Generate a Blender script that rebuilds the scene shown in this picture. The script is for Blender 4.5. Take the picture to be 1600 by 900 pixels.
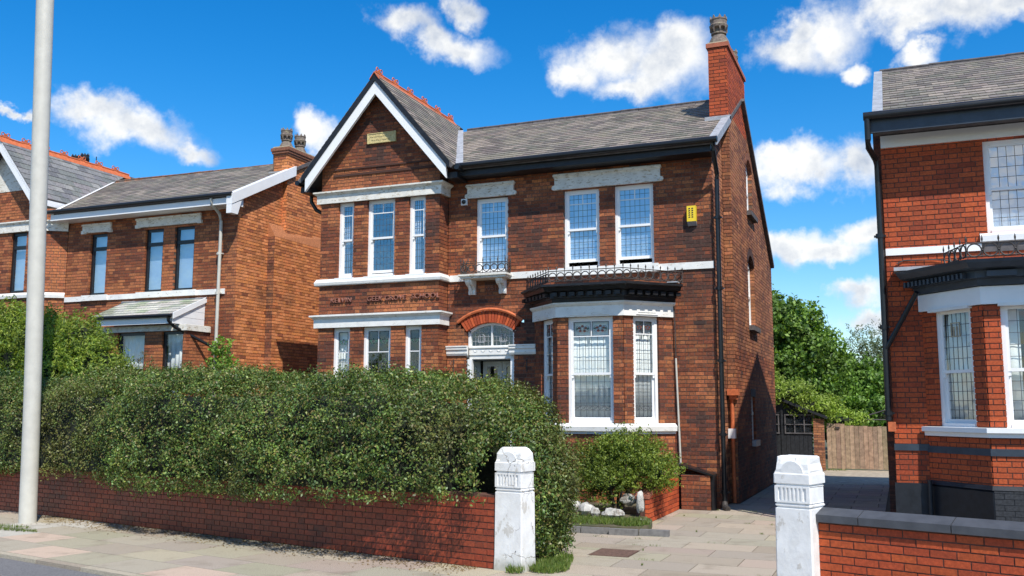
import bpy, math, random
import numpy as np
from mathutils import Vector, Matrix, noise
random.seed(7); rng = np.random.default_rng(11)
for o in list(bpy.data.objects): bpy.data.objects.remove(o)
SC = bpy.context.scene; COL = SC.collection
R = math.radians

# ------------------------------------------------------------------ camera
YAW, PITCH, ROLL, EYE = R(22.34), R(7.18), R(0.10), 1.78
FW = Vector((-math.sin(YAW)*math.cos(PITCH), math.cos(YAW)*math.cos(PITCH), math.sin(PITCH)))
_r = Vector((math.cos(YAW), math.sin(YAW), 0)); _u = _r.cross(FW)
RT = _r*math.cos(ROLL) + _u*math.sin(ROLL); UP = RT.cross(FW)
cam = bpy.data.cameras.new('camera'); co = bpy.data.objects.new('camera', cam); COL.objects.link(co)
cam.lens = 36*1472.5/1600; cam.sensor_width = 36; cam.clip_end = 2000; cam.clip_start = .05
m = Matrix((RT, UP, -FW)).transposed().to_4x4(); m.translation = Vector((0, 0, EYE)); co.matrix_world = m
SC.camera = co
SC.render.resolution_x, SC.render.resolution_y = 1024, 576
def px(p):
    d = Vector(p) - Vector((0, 0, EYE)); w = d.dot(FW)
    return (800+1472.5*d.dot(RT)/w, 450-1472.5*d.dot(UP)/w, w) if w > .1 else (-9e3, -9e3, w)

# ------------------------------------------------------------------ light
SUN = Vector((.92, -1.0, 1.72)).normalized()
EL = math.asin(SUN.z); AZ = math.atan2(SUN.x, SUN.y)
sl = bpy.data.lights.new('sun', 'SUN'); sl.energy = 5.0; sl.angle = R(.53); sl.color = (1, .95, .87)
so = bpy.data.objects.new('sun', sl); COL.objects.link(so); so.rotation_euler = SUN.to_track_quat('Z', 'Y').to_euler()
SC.view_settings.view_transform = 'Standard'; SC.view_settings.look = 'None'; SC.view_settings.exposure = 0.15
SC.view_settings.gamma = 1

class NT:
    def __init__(s, nt): s.nt = nt; s.n = nt.nodes; s.l = nt.links
    def __call__(s, t, ins=None, **kw):
        nd = s.n.new(t)
        for k, v in kw.items(): setattr(nd, k, v)
        for k, v in (ins or {}).items():
            sk = nd.inputs[k]
            if isinstance(v, bpy.types.NodeSocket): s.l.new(v, sk)
            else: sk.default_value = v
        return nd
    def math(s, op, a, b=None, c=None, clamp=False):
        nd = s.n.new('ShaderNodeMath'); nd.operation = op; nd.use_clamp = clamp
        for i, v in enumerate((a, b, c)):
            if v is None: continue
            if isinstance(v, bpy.types.NodeSocket): s.l.new(v, nd.inputs[i])
            else: nd.inputs[i].default_value = v
        return nd.outputs[0]
    def mix(s, f, a, b, bt='MIX'):
        nd = s.n.new('ShaderNodeMix'); nd.data_type = 'RGBA'; nd.blend_type = bt
        for k, v in ((0, f), (6, a), (7, b)):
            if isinstance(v, bpy.types.NodeSocket): s.l.new(v, nd.inputs[k])
            elif k == 0: nd.inputs[0].default_value = v
            else: nd.inputs[k].default_value = (*v[:3], 1)
        return nd.outputs[2]
    def ramp(s, f, a, b, ca=0., cb=1., smooth=True):
        nd = s.n.new('ShaderNodeMapRange'); nd.interpolation_type = 'SMOOTHSTEP' if smooth else 'LINEAR'
        for k, v in enumerate((f, a, b, ca, cb)):
            if isinstance(v, bpy.types.NodeSocket): s.l.new(v, nd.inputs[k])
            else: nd.inputs[k].default_value = v
        return nd.outputs[0]

# sky and clouds (direction based: azimuth from +Y, elevation)
W = bpy.data.worlds.new('World'); SC.world = W; W.use_nodes = True
g = NT(W.node_tree); g.n.clear()
sky = g('ShaderNodeTexSky', sky_type='NISHITA', sun_disc=False, sun_elevation=EL, sun_rotation=AZ, air_density=1.0, dust_density=.25, ozone_density=2.2)
tc = g('ShaderNodeTexCoord'); sep = g('ShaderNodeSeparateXYZ', {0: tc.outputs['Generated']})
az = g.math('ARCTAN2', sep.outputs[0], sep.outputs[1]); el = g.math('ARCSINE', sep.outputs[2])
nz = g('ShaderNodeTexNoise', {'Vector': tc.outputs['Generated'], 'Scale': 9., 'Detail': 6., 'Roughness': .62})
nz2 = g('ShaderNodeTexNoise', {'Vector': tc.outputs['Generated'], 'Scale': 26., 'Detail': 5., 'Roughness': .6})
wv = g('ShaderNodeVectorMath', {0: nz.outputs['Color'], 1: (.5, .5, .5)}, operation='SUBTRACT')
wv = g('ShaderNodeVectorMath', {0: wv.outputs[0], 3: .10}, operation='SCALE')
pv = g('ShaderNodeCombineXYZ', {0: az, 1: el}); pv = g('ShaderNodeVectorMath', {0: pv.outputs[0], 1: wv.outputs[0]}, operation='ADD').outputs[0]
CL = [(150,182,66,24),(215,200,82,30),(285,222,38,18),(44,176,14,10),(508,196,30,22),(620,48,66,26),(712,76,62,26),(722,14,30,22),(668,66,40,24),
 (950,84,82,42),(1030,104,84,48),(900,112,42,28),(1062,72,46,34),(985,138,70,22),(1232,88,56,34),(1292,50,52,44),(1338,106,22,15),(1250,45,34,24),(1400,22,84,30),(1500,20,92,34),(1425,46,56,22),(1575,10,56,24),(1438,84,28,12),
 (1258,268,74,28),(1332,268,52,34),(1222,258,30,16),(1250,386,58,22),(1305,398,52,20),(1362,370,42,24),(1344,468,40,20),(1352,508,66,18),(20,178,10,8)]
B = None
for (cx, cy, rx, ry) in CL:
    d = FW*1472.5 + RT*(cx-800) - UP*(cy-450); d.normalize()
    a0, e0 = math.atan2(d.x, d.y), math.asin(d.z); kx = 1472.5/math.sqrt(1472.5**2+(cx-800)**2)
    v = g('ShaderNodeVectorMath', {0: pv, 1: (a0, e0, 0)}, operation='SUBTRACT')
    v = g('ShaderNodeVectorMath', {0: v.outputs[0], 1: (1472.5/(rx*kx*1.16), 1472.5/(ry*kx*1.24), 0)}, operation='MULTIPLY')
    ln = g('ShaderNodeVectorMath', {0: v.outputs[0]}, operation='LENGTH').outputs['Value']
    b = g.math('SUBTRACT', 1.0, ln)
    B = b if B is None else g.math('SMOOTH_MAX', B, b, .18)
# elsewhere: the same kind of scattered cumulus
gn = g('ShaderNodeTexNoise', {'Vector': tc.outputs['Generated'], 'Scale': 3.2, 'Detail': 3., 'Roughness': .5})
off = g.math('ABSOLUTE', g.math('ADD', az, .40)); out = g.ramp(off, .52, .62); out = g.math('MAXIMUM', out, g.ramp(el, .46, .56))
gen = g.math('MULTIPLY', g.math('SUBTRACT', gn.outputs['Fac'], .56), 5.0)
gen = g.math('ADD', g.math('MULTIPLY', gen, out), g.math('MULTIPLY', g.math('SUBTRACT', out, 1.0), 3.0))
B = g.math('MAXIMUM', B, gen)
D = g.math('ADD', B, g.math('MULTIPLY', g.math('SUBTRACT', nz2.outputs['Fac'], .5), .9))
D = g.math('ADD', D, g.math('MULTIPLY', g.math('SUBTRACT', nz.outputs['Fac'], .5), 1.4))
alpha = g.ramp(D, -.22, .70); alpha = g.math('MULTIPLY', alpha, g.ramp(el, -.01, .02)); alpha = g.math('MULTIPLY', alpha, .97)
sh = g('ShaderNodeVectorMath', {0: tc.outputs['Generated'], 1: (.012, -.006, .03)}, operation='ADD')
nz3 = g('ShaderNodeTexNoise', {'Vector': sh.outputs[0], 'Scale': 9., 'Detail': 6., 'Roughness': .62})
rel = g.math('SUBTRACT', nz.outputs['Fac'], nz3.outputs['Fac'])
core = g.ramp(D, .35, 1.25)
shade = g.math('SUBTRACT', g.math('ADD', .94, g.math('MULTIPLY', rel, 3.4)), g.math('MULTIPLY', core, .30), clamp=True)
ccol = g.mix(shade, (3.6, 4.4, 5.8), (9.6, 9.6, 9.4))
hs = g('ShaderNodeHueSaturation', {'Hue': .503, 'Saturation': 1.44, 'Value': 1.42, 'Color': sky.outputs[0]})
tint = g.mix(1., hs.outputs[0], g.mix(g.ramp(el, .02, .42), (1.0, 1.04, 1.14), (.42, 1.04, 1.14)), 'MULTIPLY')
skc = g.mix(alpha, tint, ccol)
bg = g('ShaderNodeBackground', {'Color': skc, 'Strength': .10}); wo = g('ShaderNodeOutputWorld', {0: bg.outputs[0]})
W.cycles.sampling_method = 'MANUAL'; W.cycles.sample_map_resolution = 512

# ------------------------------------------------------------------ materials
def mat(name, build):
    mt = bpy.data.materials.new(name); mt.use_nodes = True; k = NT(mt.node_tree); k.n.clear()
    o = k('ShaderNodeOutputMaterial'); s = build(k); k.l.new(s, o.inputs[0]); return mt
def pos(k): return k('ShaderNodeNewGeometry').outputs['Position']
def nse(k, scale, detail=3., rough=.55, vec=None, stretch=None):
    v = vec or pos(k)
    if stretch: v = k('ShaderNodeVectorMath', {0: v, 1: stretch}, operation='MULTIPLY').outputs[0]
    return k('ShaderNodeTexNoise', {'Vector': v, 'Scale': scale, 'Detail': detail, 'Roughness': rough}).outputs['Fac']
def bump(k, h, dist=.004, strength=.6):
    return k('ShaderNodeBump', {'Strength': strength, 'Distance': dist, 'Height': h}).outputs[0]
def pbsdf(k, col, rough=.8, nrm=None, spec=.5, metal=0.):
    ins = {'Roughness': rough, 'Specular IOR Level': spec, 'Metallic': metal}
    ins['Base Color'] = col if isinstance(col, bpy.types.NodeSocket) else (*col, 1)
    if nrm is not None: ins['Normal'] = nrm
    return k('ShaderNodeBsdfPrincipled', ins).outputs[0]
def att(k, n='col'): return k('ShaderNodeAttribute', attribute_name=n).outputs['Color']
def m_attr(name, rough=.85, grain=30., amt=.35, stain=None, sp=.4, bd=.004, bs=.6):
    def f(k):
        c = att(k); n1 = nse(k, grain, 5., .65)
        c = k.mix(1., c, k('ShaderNodeCombineColor', {0: k.ramp(n1, .25, .75, 1-amt, 1+amt), 1: k.ramp(n1, .25, .75, 1-amt, 1+amt), 2: k.ramp(n1, .25, .75, 1-amt, 1+amt)}).outputs[0], 'MULTIPLY')
        if stain:
            n2 = nse(k, stain[0], 5., .6, stretch=stain[3] if len(stain) > 3 else None)
            c = k.mix(k.ramp(n2, stain[1], stain[1]+.16, 0, stain[2]), c, stain[4] if len(stain) > 4 else (.03, .025, .022))
        return pbsdf(k, c, rough, bump(k, n1, bd, bs), sp)
    return mat(name, f)
M = {}
M['brick'] = m_attr('brick', .85, 34., .38, (1.1, .56, .5, (.7, .7, 1.2)))
M['brick_clean'] = m_attr('brick_clean', .8, 34., .25, (1.6, .62, .35))
M['brick_glazed'] = m_attr('brick_glazed', .42, 26., .3, (1.5, .55, .6, (.6, .6, 1.4)), .5)
M['slate'] = m_attr('slate', .62, 22., .3, (2.2, .6, .3, (1, 1, 1), (.31, .28, .20)), .35)
M['slab'] = m_attr('slab', .93, 95., .42, (2.2, .52, .38, (1, 1, 1), (.20, .165, .12)), .2, .006, .9)
def flat(name, col, rough=.6, amt=.12, scale=8., spec=.45, bd=.002, wear=None, metal=0.):
    def f(k):
        n1 = nse(k, scale, 6., .6); a = tuple(c*(1-amt) for c in col); b = tuple(min(1, c*(1+amt)) for c in col)
        c = k.mix(k.ramp(n1, .3, .7), a, b)
        if wear:
            n2 = nse(k, wear[0], 8., .72, stretch=wear[4] if len(wear) > 4 else None)
            c = k.mix(k.ramp(n2, wear[1], wear[1]+.05, 0, wear[2]), c, wear[3])
            return pbsdf(k, c, rough, bump(k, n2, bd*2, .5), spec, metal)
        return pbsdf(k, c, rough, bump(k, n1, bd, .4), spec, metal)
    return mat(name, f)
M['mortar'] = flat('mortar', (.115, .078, .060), .95, .3, 20.)
M['mortar_dark'] = flat('mortar_dark', (.11, .05, .036), .95, .3, 20.)
M['mortar_pale'] = flat('mortar_pale', (.15, .095, .065), .95, .3, 20.)
M['white'] = flat('white_masonry_paint', (.78, .77, .73), .6, .07, 5., wear=(8., .585, .7, (.44, .36, .25), (1, 1, 2.6)))
M['white_worn'] = flat('white_worn_paint', (.72, .69, .62), .7, .1, 6., wear=(9., .545, .75, (.38, .29, .17), (1, 1, 3)))
M['white_clean'] = flat('white_gloss_paint', (.83, .83, .82), .35, .03, 4., wear=(6., .70, .5, (.5, .45, .38)))
def _post(k):
    P = pos(k); n1 = nse(k, 7., 6., .6); n2 = nse(k, 6.5, 8., .7, stretch=(1, 1, .6)); n3 = nse(k, 2.2, 4.)
    vo = k('ShaderNodeTexVoronoi', {'Vector': k('ShaderNodeVectorMath', {0: P, 1: k('ShaderNodeVectorMath', {0: k('ShaderNodeTexNoise', {'Vector': P, 'Scale': 6., 'Detail': 3.}).outputs['Color'], 3: .22}, operation='SCALE').outputs[0]}, operation='ADD').outputs[0], 'Scale': 3.2}, feature='DISTANCE_TO_EDGE').outputs['Distance']
    crack = k.math('MULTIPLY', k.ramp(vo, .012, .003), k.ramp(n3, .50, .56))
    c = k.mix(k.ramp(n1, .3, .7), (.70, .69, .665), (.80, .795, .775))
    c = k.mix(k.ramp(n2, .575, .62, 0, .62), c, (.44, .40, .34))
    c = k.mix(k.math('MULTIPLY', crack, .8), c, (.25, .21, .17))
    z = k('ShaderNodeSeparateXYZ', {0: P}).outputs[2]
    base = k.ramp(k.math('ADD', z, k.math('MULTIPLY', n2, .35)), .42, .17)
    c = k.mix(k.math('MULTIPLY', base, .7), c, (.30, .29, .22))
    h = k.math('SUBTRACT', k.math('MULTIPLY', n2, .6), crack)
    return pbsdf(k, c, .88, bump(k, h, .02, .7), .3)
M['post_white'] = mat('post_whitewash', _post)
M['black'] = flat('black_paint', (.012, .012, .014), .45, .4, 9., wear=(12., .67, .55, (.30, .30, .30), (1, 1, 4)))
M['black_smooth'] = flat('black_gloss_paint', (.012, .013, .015), .3, .2, 6.)
M['navy'] = flat('dark_blue_paint', (.035, .048, .065), .45, .15, 6.)
M['plinth'] = flat('plinth_paint', (.012, .014, .018), .5, .3, 8., bd=.01)
M['iron'] = flat('iron', (.05, .042, .038), .6, .4, 20.)
M['stone_dark'] = flat('dark_stone', (.10, .09, .09), .85, .3, 8.)
M['terracotta'] = flat('terracotta', (.52, .13, .045), .75, .2, 12., wear=(8., .6, .5, (.22, .12, .07)))
M['clay_pot'] = flat('clay_pot', (.17, .135, .11), .85, .35, 14., wear=(9., .56, .6, (.30, .27, .16)))
M['cement'] = flat('cement', (.42, .36, .25), .9, .2, 12.)
M['lead'] = flat('lead_flashing', (.34, .35, .37), .5, .2, 7.)
M['lead_came'] = flat('lead_came', (.07, .08, .09), .45, .1, 9.)
M['yellow'] = flat('yellow_plastic', (.80, .58, .03), .4, .05, 5.)
M['plaque'] = flat('plaque_stone', (.56, .46, .22), .8, .2, 30., wear=(22., .55, .6, (.32, .26, .10)))
M['asphalt'] = flat('asphalt', (.15, .145, .145), .92, .35, 60., bd=.006, wear=(1.6, .58, .35, (.26, .24, .22)))
M['asphalt_dark'] = flat('dark_asphalt', (.07, .07, .072), .92, .4, 50., bd=.006)
M['joint'] = flat('joint_soil', (.10, .08, .05), .97, .4, 30., wear=(3., .58, .6, (.08, .12, .03)))
M['ground'] = flat('earth', (.10, .085, .05), .97, .35, 4., wear=(1.5, .5, .7, (.06, .09, .025)))
M['lamp_grey'] = flat('lamp_post_paint', (.52, .50, .44), .5, .06, 6., wear=(9., .68, .5, (.28, .25, .20), (1, 1, .6)))
M['wood_fence'] = m_attr('fence_wood', .85, 9., .3)
M['wood_dark'] = flat('black_boards', (.016, .017, .02), .6, .4, 14.)
M['rock'] = flat('painted_rock', (.50, .48, .44), .9, .25, 9., bd=.03, wear=(6., .50, .85, (.20, .17, .14)))
M['curtain'] = flat('net_curtain', (.85, .85, .84), .9, .05, 5.)
M['blind'] = flat('blind', (.55, .63, .70), .8, .04, 5.)
M['room'] = flat('room_dark', (.035, .035, .04), .95, .2, 3.)
M['door_white'] = flat('door_white', (.50, .53, .54), .4, .04, 4.)
M['rust'] = flat('rusty_iron', (.13, .075, .055), .9, .4, 25., bd=.01)
M['upvc'] = flat('cladding_white', (.80, .80, .80), .35, .03, 4.)
M['bark'] = flat('bark', (.09, .065, .045), .95, .4, 14., bd=.02)
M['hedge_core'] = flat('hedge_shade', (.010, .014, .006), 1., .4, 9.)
M['red_glass'] = flat('red_stained_glass', (.20, .05, .03), .2, .3, 20.)
M['green_glass'] = flat('green_stained_glass', (.05, .12, .09), .2, .3, 20.)
def glass(name, tint, base, rough=.03):
    def f(k):
        fr = k('ShaderNodeFresnel', {'IOR': 1.5}).outputs[0]
        n = bump(k, nse(k, 2.6, 2., .5), .025, .3)
        gl = k('ShaderNodeBsdfGlossy', {'Roughness': rough, 'Color': (1, 1, 1, 1), 'Normal': n}).outputs[0]
        tr = k('ShaderNodeBsdfTransparent', {'Color': (*tint, 1)}).outputs[0]
        bf = k.math('SUBTRACT', 1.0, k('ShaderNodeNewGeometry').outputs['Backfacing'])
        fc = k.math('MULTIPLY', k.math('ADD', k.math('MULTIPLY', fr, 1.5), base, clamp=True), bf)
        return k('ShaderNodeMixShader', {0: fc, 1: tr, 2: gl}).outputs[0]
    return mat(name, f)
M['glass'] = glass('window_glass', (.95, .97, .97), .04)
M['glass_refl'] = glass('window_glass_bright', (.92, .96, 1.), .26)
def leafmat(name, rough=.45, trans=.3, tt=(1.25, 1.3, .5)):
    def f(k):
        c = att(k)
        p = pbsdf(k, c, rough, None, .45)
        t = k('ShaderNodeBsdfTranslucent', {'Color': k.mix(1., c, tt, 'MULTIPLY')}).outputs[0]
        return k('ShaderNodeMixShader', {0: trans, 1: p, 2: t}).outputs[0]
    return mat(name, f)
M['leaf'] = leafmat('leaf', .46, .24); M['leaf_soft'] = leafmat('leaf_soft', .55, .38)

# ------------------------------------------------------------------ helpers
ORG = {}
def setp(o, parent):
    if parent is not None:
        o.parent = parent; L = ORG.get(parent.name)
        if L is not None: o.matrix_parent_inverse = Matrix.Translation(-L)
def tag(o, label=None, cat=None, group=None, kind=None):
    for k, v in (('label', label), ('category', cat), ('group', group), ('kind', kind)):
        if v: o[k] = v
    return o
def thing(name, loc, label, cat, group=None):
    o = bpy.data.objects.new(name, None); COL.objects.link(o); o.location = loc; o.empty_display_size = .2
    ORG[o.name] = Vector(loc); return tag(o, label, cat, group)
class Fr:
    def __init__(s, O, U, V=(0, 0, 1)):
        s.O = Vector(O); s.U = Vector(U).normalized(); s.V = Vector(V).normalized(); s.N = s.U.cross(s.V)
    def p(s, u, v, n=0.): return s.O + s.U*u + s.V*v + s.N*n
    def mat(s, u=0, v=0, n=0):
        mm = Matrix((s.U, s.V, s.N)).transposed().to_4x4(); mm.translation = s.p(u, v, n); return mm
def wall_fr(x, y, ux, uy): return Fr((x, y, 0), (ux, uy, 0))
LOC = Fr((0, 0, 0), (1, 0, 0), (0, 1, 0))   # u,v,n = x,y,z
class MB:
    def __init__(s): s.v = []; s.f = []; s.c = []
    def add(s, vs, fs, col=None):
        b = len(s.v); s.v += [tuple(x) for x in vs]; s.f += [tuple(i+b for i in f) for f in fs]; s.c += [col]*len(fs); return s
    def box(s, fr, u0, u1, v0, v1, n0, n1, col=None):
        P = [fr.p(u, v, n) for n in (n0, n1) for v in (v0, v1) for u in (u0, u1)]
        return s.add(P, [(4, 5, 7, 6), (0, 2, 3, 1), (0, 1, 5, 4), (2, 6, 7, 3), (0, 4, 6, 2), (1, 3, 7, 5)], col)
    def prism(s, fr, poly, n0, n1, col=None, back=True, tilt=None):
        k = len(poly); P = [fr.p(u, v, n0) for u, v in poly]
        P += [fr.p(u, v, n1 if tilt is None else n1+tilt*(v-poly[0][1])) for u, v in poly]
        F = [tuple(range(k, 2*k))] + [(i, (i+1) % k, k+(i+1) % k, k+i) for i in range(k)]
        if back: F.append(tuple(reversed(range(k))))
        return s.add(P, F, col)
    def tube(s, pts, r, n=8, col=None, cap=True):
        pts = [Vector(p) for p in pts]; rs = r if isinstance(r, (list, tuple)) else [r]*len(pts); V = []; F = []
        for i, p in enumerate(pts):
            t = (pts[min(i+1, len(pts)-1)]-pts[max(i-1, 0)]).normalized()
            a = t.cross(Vector((0, 0, 1)) if abs(t.z) < .95 else Vector((1, 0, 0))).normalized(); b = t.cross(a)
            V += [p+(a*math.cos(q)+b*math.sin(q))*rs[i] for q in (2*math.pi*j/n for j in range(n))]
        for i in range(len(pts)-1):
            F += [(i*n+j, i*n+(j+1) % n, (i+1)*n+(j+1) % n, (i+1)*n+j) for j in range(n)]
        if cap: F += [tuple(reversed(range(n))), tuple(range(len(V)-n, len(V)))]
        return s.add(V, F, col)
    def lathe(s, c, prof, n=16, col=None):
        c = Vector(c); V = []; F = []
        for r, z in prof: V += [c+Vector((r*math.cos(2*math.pi*j/n), r*math.sin(2*math.pi*j/n), z)) for j in range(n)]
        for i in range(len(prof)-1): F += [(i*n+j, i*n+(j+1) % n, (i+1)*n+(j+1) % n, (i+1)*n+j) for j in range(n)]
        F += [tuple(reversed(range(n))), tuple(range(len(V)-n, len(V)))]
        return s.add(V, F, col)
    def torus(s, fr, u, v, n, rr, r, seg=14, k=5, col=None, a0=0, a1=2*math.pi):
        full = abs(a1-a0-2*math.pi) < 1e-6; m_ = seg if full else seg+1; V = []; F = []
        for i in range(m_):
            t = a0+(a1-a0)*i/seg
            for j in range(k):
                q = 2*math.pi*j/k; rad = rr+r*math.cos(q)
                V.append(fr.p(u+rad*math.cos(t), v+rad*math.sin(t), n+r*math.sin(q)))
        for i in range(seg):
            a, b = i*k, ((i+1) % m_)*k
            F += [(a+j, a+(j+1) % k, b+(j+1) % k, b+j) for j in range(k)]
        return s.add(V, F, col)
    def sweep(s, path, prof, col=None, closed=True):
        """plan path [(x,y)], travelling with the outside on the right; prof [(out,z)]"""
        pts = [Vector((*p, 0)) for p in path]; k = len(prof); V = []; F = []
        for i, p in enumerate(pts):
            dn = []
            if i > 0: d = (p-pts[i-1]).normalized(); dn.append(Vector((d.y, -d.x, 0)))
            if i < len(pts)-1: d = (pts[i+1]-p).normalized(); dn.append(Vector((d.y, -d.x, 0)))
            nn = sum(dn, Vector((0, 0, 0))).normalized(); sc = 1/max(.3, nn.dot(dn[0]))
            V += [p+nn*(o_*sc)+Vector((0, 0, z)) for o_, z in prof]
        for i in range(len(pts)-1):
            F += [(i*k+j, (i+1)*k+j, (i+1)*k+(j+1) % k, i*k+(j+1) % k) for j in range(k if closed else k-1)]
        if closed: F += [tuple(range(k)), tuple(reversed(range(len(V)-k, len(V))))]
        return s.add(V, F, col)
    def obj(s, name, mt, parent=None, smooth=False, data_only=False):
        me = bpy.data.meshes.new(name); me.from_pydata(s.v, [], s.f)
        if any(c is not None for c in s.c):
            at = me.color_attributes.new('col', 'FLOAT_COLOR', 'CORNER')
            tot = np.array([len(f) for f in s.f]); cc = np.array([(*(c or (.5, .5, .5)), 1) for c in s.c], np.float32)
            at.data.foreach_set('color', np.repeat(cc, tot, axis=0).ravel())
        me.materials.append(M[mt] if isinstance(mt, str) else mt)
        if smooth: me.polygons.foreach_set('use_smooth', [True]*len(me.polygons))
        if data_only: return me
        o = bpy.data.objects.new(name, me); COL.objects.link(o); setp(o, parent); return o
def inst(name, me, mw, parent):
    o = bpy.data.objects.new(name, me); COL.objects.link(o); o.parent = parent; L = ORG.get(parent.name)
    if L is not None: o.matrix_parent_inverse = Matrix.Translation(-L)
    o.matrix_basis = mw; return o
def curved(o, ang=40):
    me = o.data; me.polygons.foreach_set('use_smooth', [True]*len(me.polygons))
    try: me.set_sharp_from_angle(angle=R(ang))
    except Exception: pass
    return o
def clip(poly, h):
    a, b, c = h; out = []
    for i in range(len(poly)):
        p, q = poly[i], poly[(i+1) % len(poly)]; dp, dq = a*p[0]+b*p[1]-c, a*q[0]+b*q[1]-c
        if dp <= 0: out.append(p)
        if dp*dq < 0: t = dp/(dp-dq); out.append((p[0]+t*(q[0]-p[0]), p[1]+t*(q[1]-p[1])))
    return out
def area(p): return abs(sum(p[i][0]*p[(i+1) % len(p)][1]-p[(i+1) % len(p)][0]*p[i][1] for i in range(len(p))))/2
def subtract(rects, h):
    out = []; a0, a1, b0, b1 = h
    for (u0, u1, v0, v1) in rects:
        if a1 <= u0 or a0 >= u1 or b1 <= v0 or b0 >= v1: out.append((u0, u1, v0, v1)); continue
        if b0 > v0: out.append((u0, u1, v0, b0))
        if b1 < v1: out.append((u0, u1, b1, v1))
        w0, w1 = max(v0, b0), min(v1, b1)
        if a0 > u0: out.append((u0, a0, w0, w1))
        if a1 < u1: out.append((a1, u1, w0, w1))
    return out
class Pieces:
    """bricks, slates, slabs of one thing: the largest in view become objects, the rest one mesh per host part"""
    def __init__(s): s.it = []
    def lay(s, host, fr, u0, u1, v0, v1, L, H, j, n0, n1, cf, mt, holes=(), clips=(), bond='run', tilt=None, name='brick', dims=None, single=True):
        r = 0; v = v0
        rows = int(math.ceil((v1-v0)/H - 1e-6))
        for r in range(rows):
            va, vb = v0+r*H, min(v0+(r+1)*H, v1); head = (bond == 'flem') or (bond == 'eng' and r % 4 == 3)
            if bond == 'run': seq = [L]; o_ = -L/2 if r % 2 else 0
            elif bond == 'eng': seq = [L/2] if r % 4 == 3 else [L]; o_ = -L/4 if r % 4 == 3 else (-L/2 if r % 2 else 0)
            elif bond == 'rand': seq = [L*(.8+.4*random.random()) for _ in range(7)]; o_ = -random.random()*L
            else: seq = [L, L/2]; o_ = -.75*L if r % 2 else 0
            u = u0+o_; k = 0
            while u < u1-1e-6:
                w = seq[k % len(seq)]; k += 1; a, b = max(u, u0)+j/2, min(u+w, u1)-j/2; full = u >= u0-1e-6 and u+w <= u1+1e-6 and vb-va > H*.98
                uu = u; u += w
                if b-a < .012 or vb-va < .016: continue
                rect = [(a, b, va+j/2, vb-j/2)]
                for h in holes: rect = subtract(rect, h)
                for (a_, b_, c_, d_) in rect:
                    if b_-a_ < .012 or d_-c_ < .012: continue
                    poly = [(a_, c_), (b_, c_), (b_, d_), (a_, d_)]; fl = full and len(rect) == 1 and abs((b_-a_)-(w-j)) < 1e-4 and abs(d_-c_-(H-j)) < 1e-4
                    for h in clips:
                        n_ = len(poly); q = clip(poly, h)
                        if q != poly: fl = False
                        poly = q
                        if len(poly) < 3: break
                    if len(poly) < 3 or area(poly) < 2e-4: continue
                    cu, cv = (a_+b_)/2, (c_+d_)/2
                    s.it.append((host, fr, poly, fl and single and bond != 'rand', (round(w, 3), H, j, n0, n1, tilt, mt, name), cu, cv, cf(cu, cv), n0, n1, tilt, mt, name))
        return s
    def done(s, limit=300):
        cand = []
        for i, t in enumerate(s.it):
            if not t[3]: continue
            p = t[1].p(t[5], t[6], t[9]); x, y, w = px(p)
            if not (-10 < x < 1610 and -10 < y < 910): continue
            face = (Vector((0, 0, EYE))-p).normalized().dot(t[1].N)
            if face <= .02: continue
            cand.append((t[4][0]*t[4][1]*face/(w*w), i))
        cand.sort(reverse=True); pick = {i for _, i in cand[:limit]}; cache = {}; groups = {}
        for i, t in enumerate(s.it):
            host, fr, poly, fl, key, cu, cv, col, n0, n1, tilt, mt, nm = t
            if i in pick:
                k = (key, col)
                if k not in cache:
                    w, h, j = key[0]-key[2], key[1]-key[2], 0; P = [(-w/2, -h/2), (w/2, -h/2), (w/2, h/2), (-w/2, h/2)]
                    cache[k] = MB().prism(LOC, P, n0, n1, col, True, tilt).obj(nm, mt, data_only=True)
                jr = (random.random()-.5)*.0025 if mt.startswith('brick') else 0
                inst(nm, cache[k], fr.mat(cu, cv, jr), host)
            else: groups.setdefault((host.name, mt, nm), (host, []))[1].append(t)
        for (hn, mt, nm), (host, ts) in groups.items():
            mb = MB()
            for t in ts:
                jr = (random.random()-.5)*.003 if mt.startswith('brick') else 0
                mb.prism(t[1], t[2], t[8], t[9]+jr, t[7], False, t[10])
            o = mb.obj(nm+'_courses', mt, host); tag(o, kind='stuff')
        s.it = []
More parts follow.
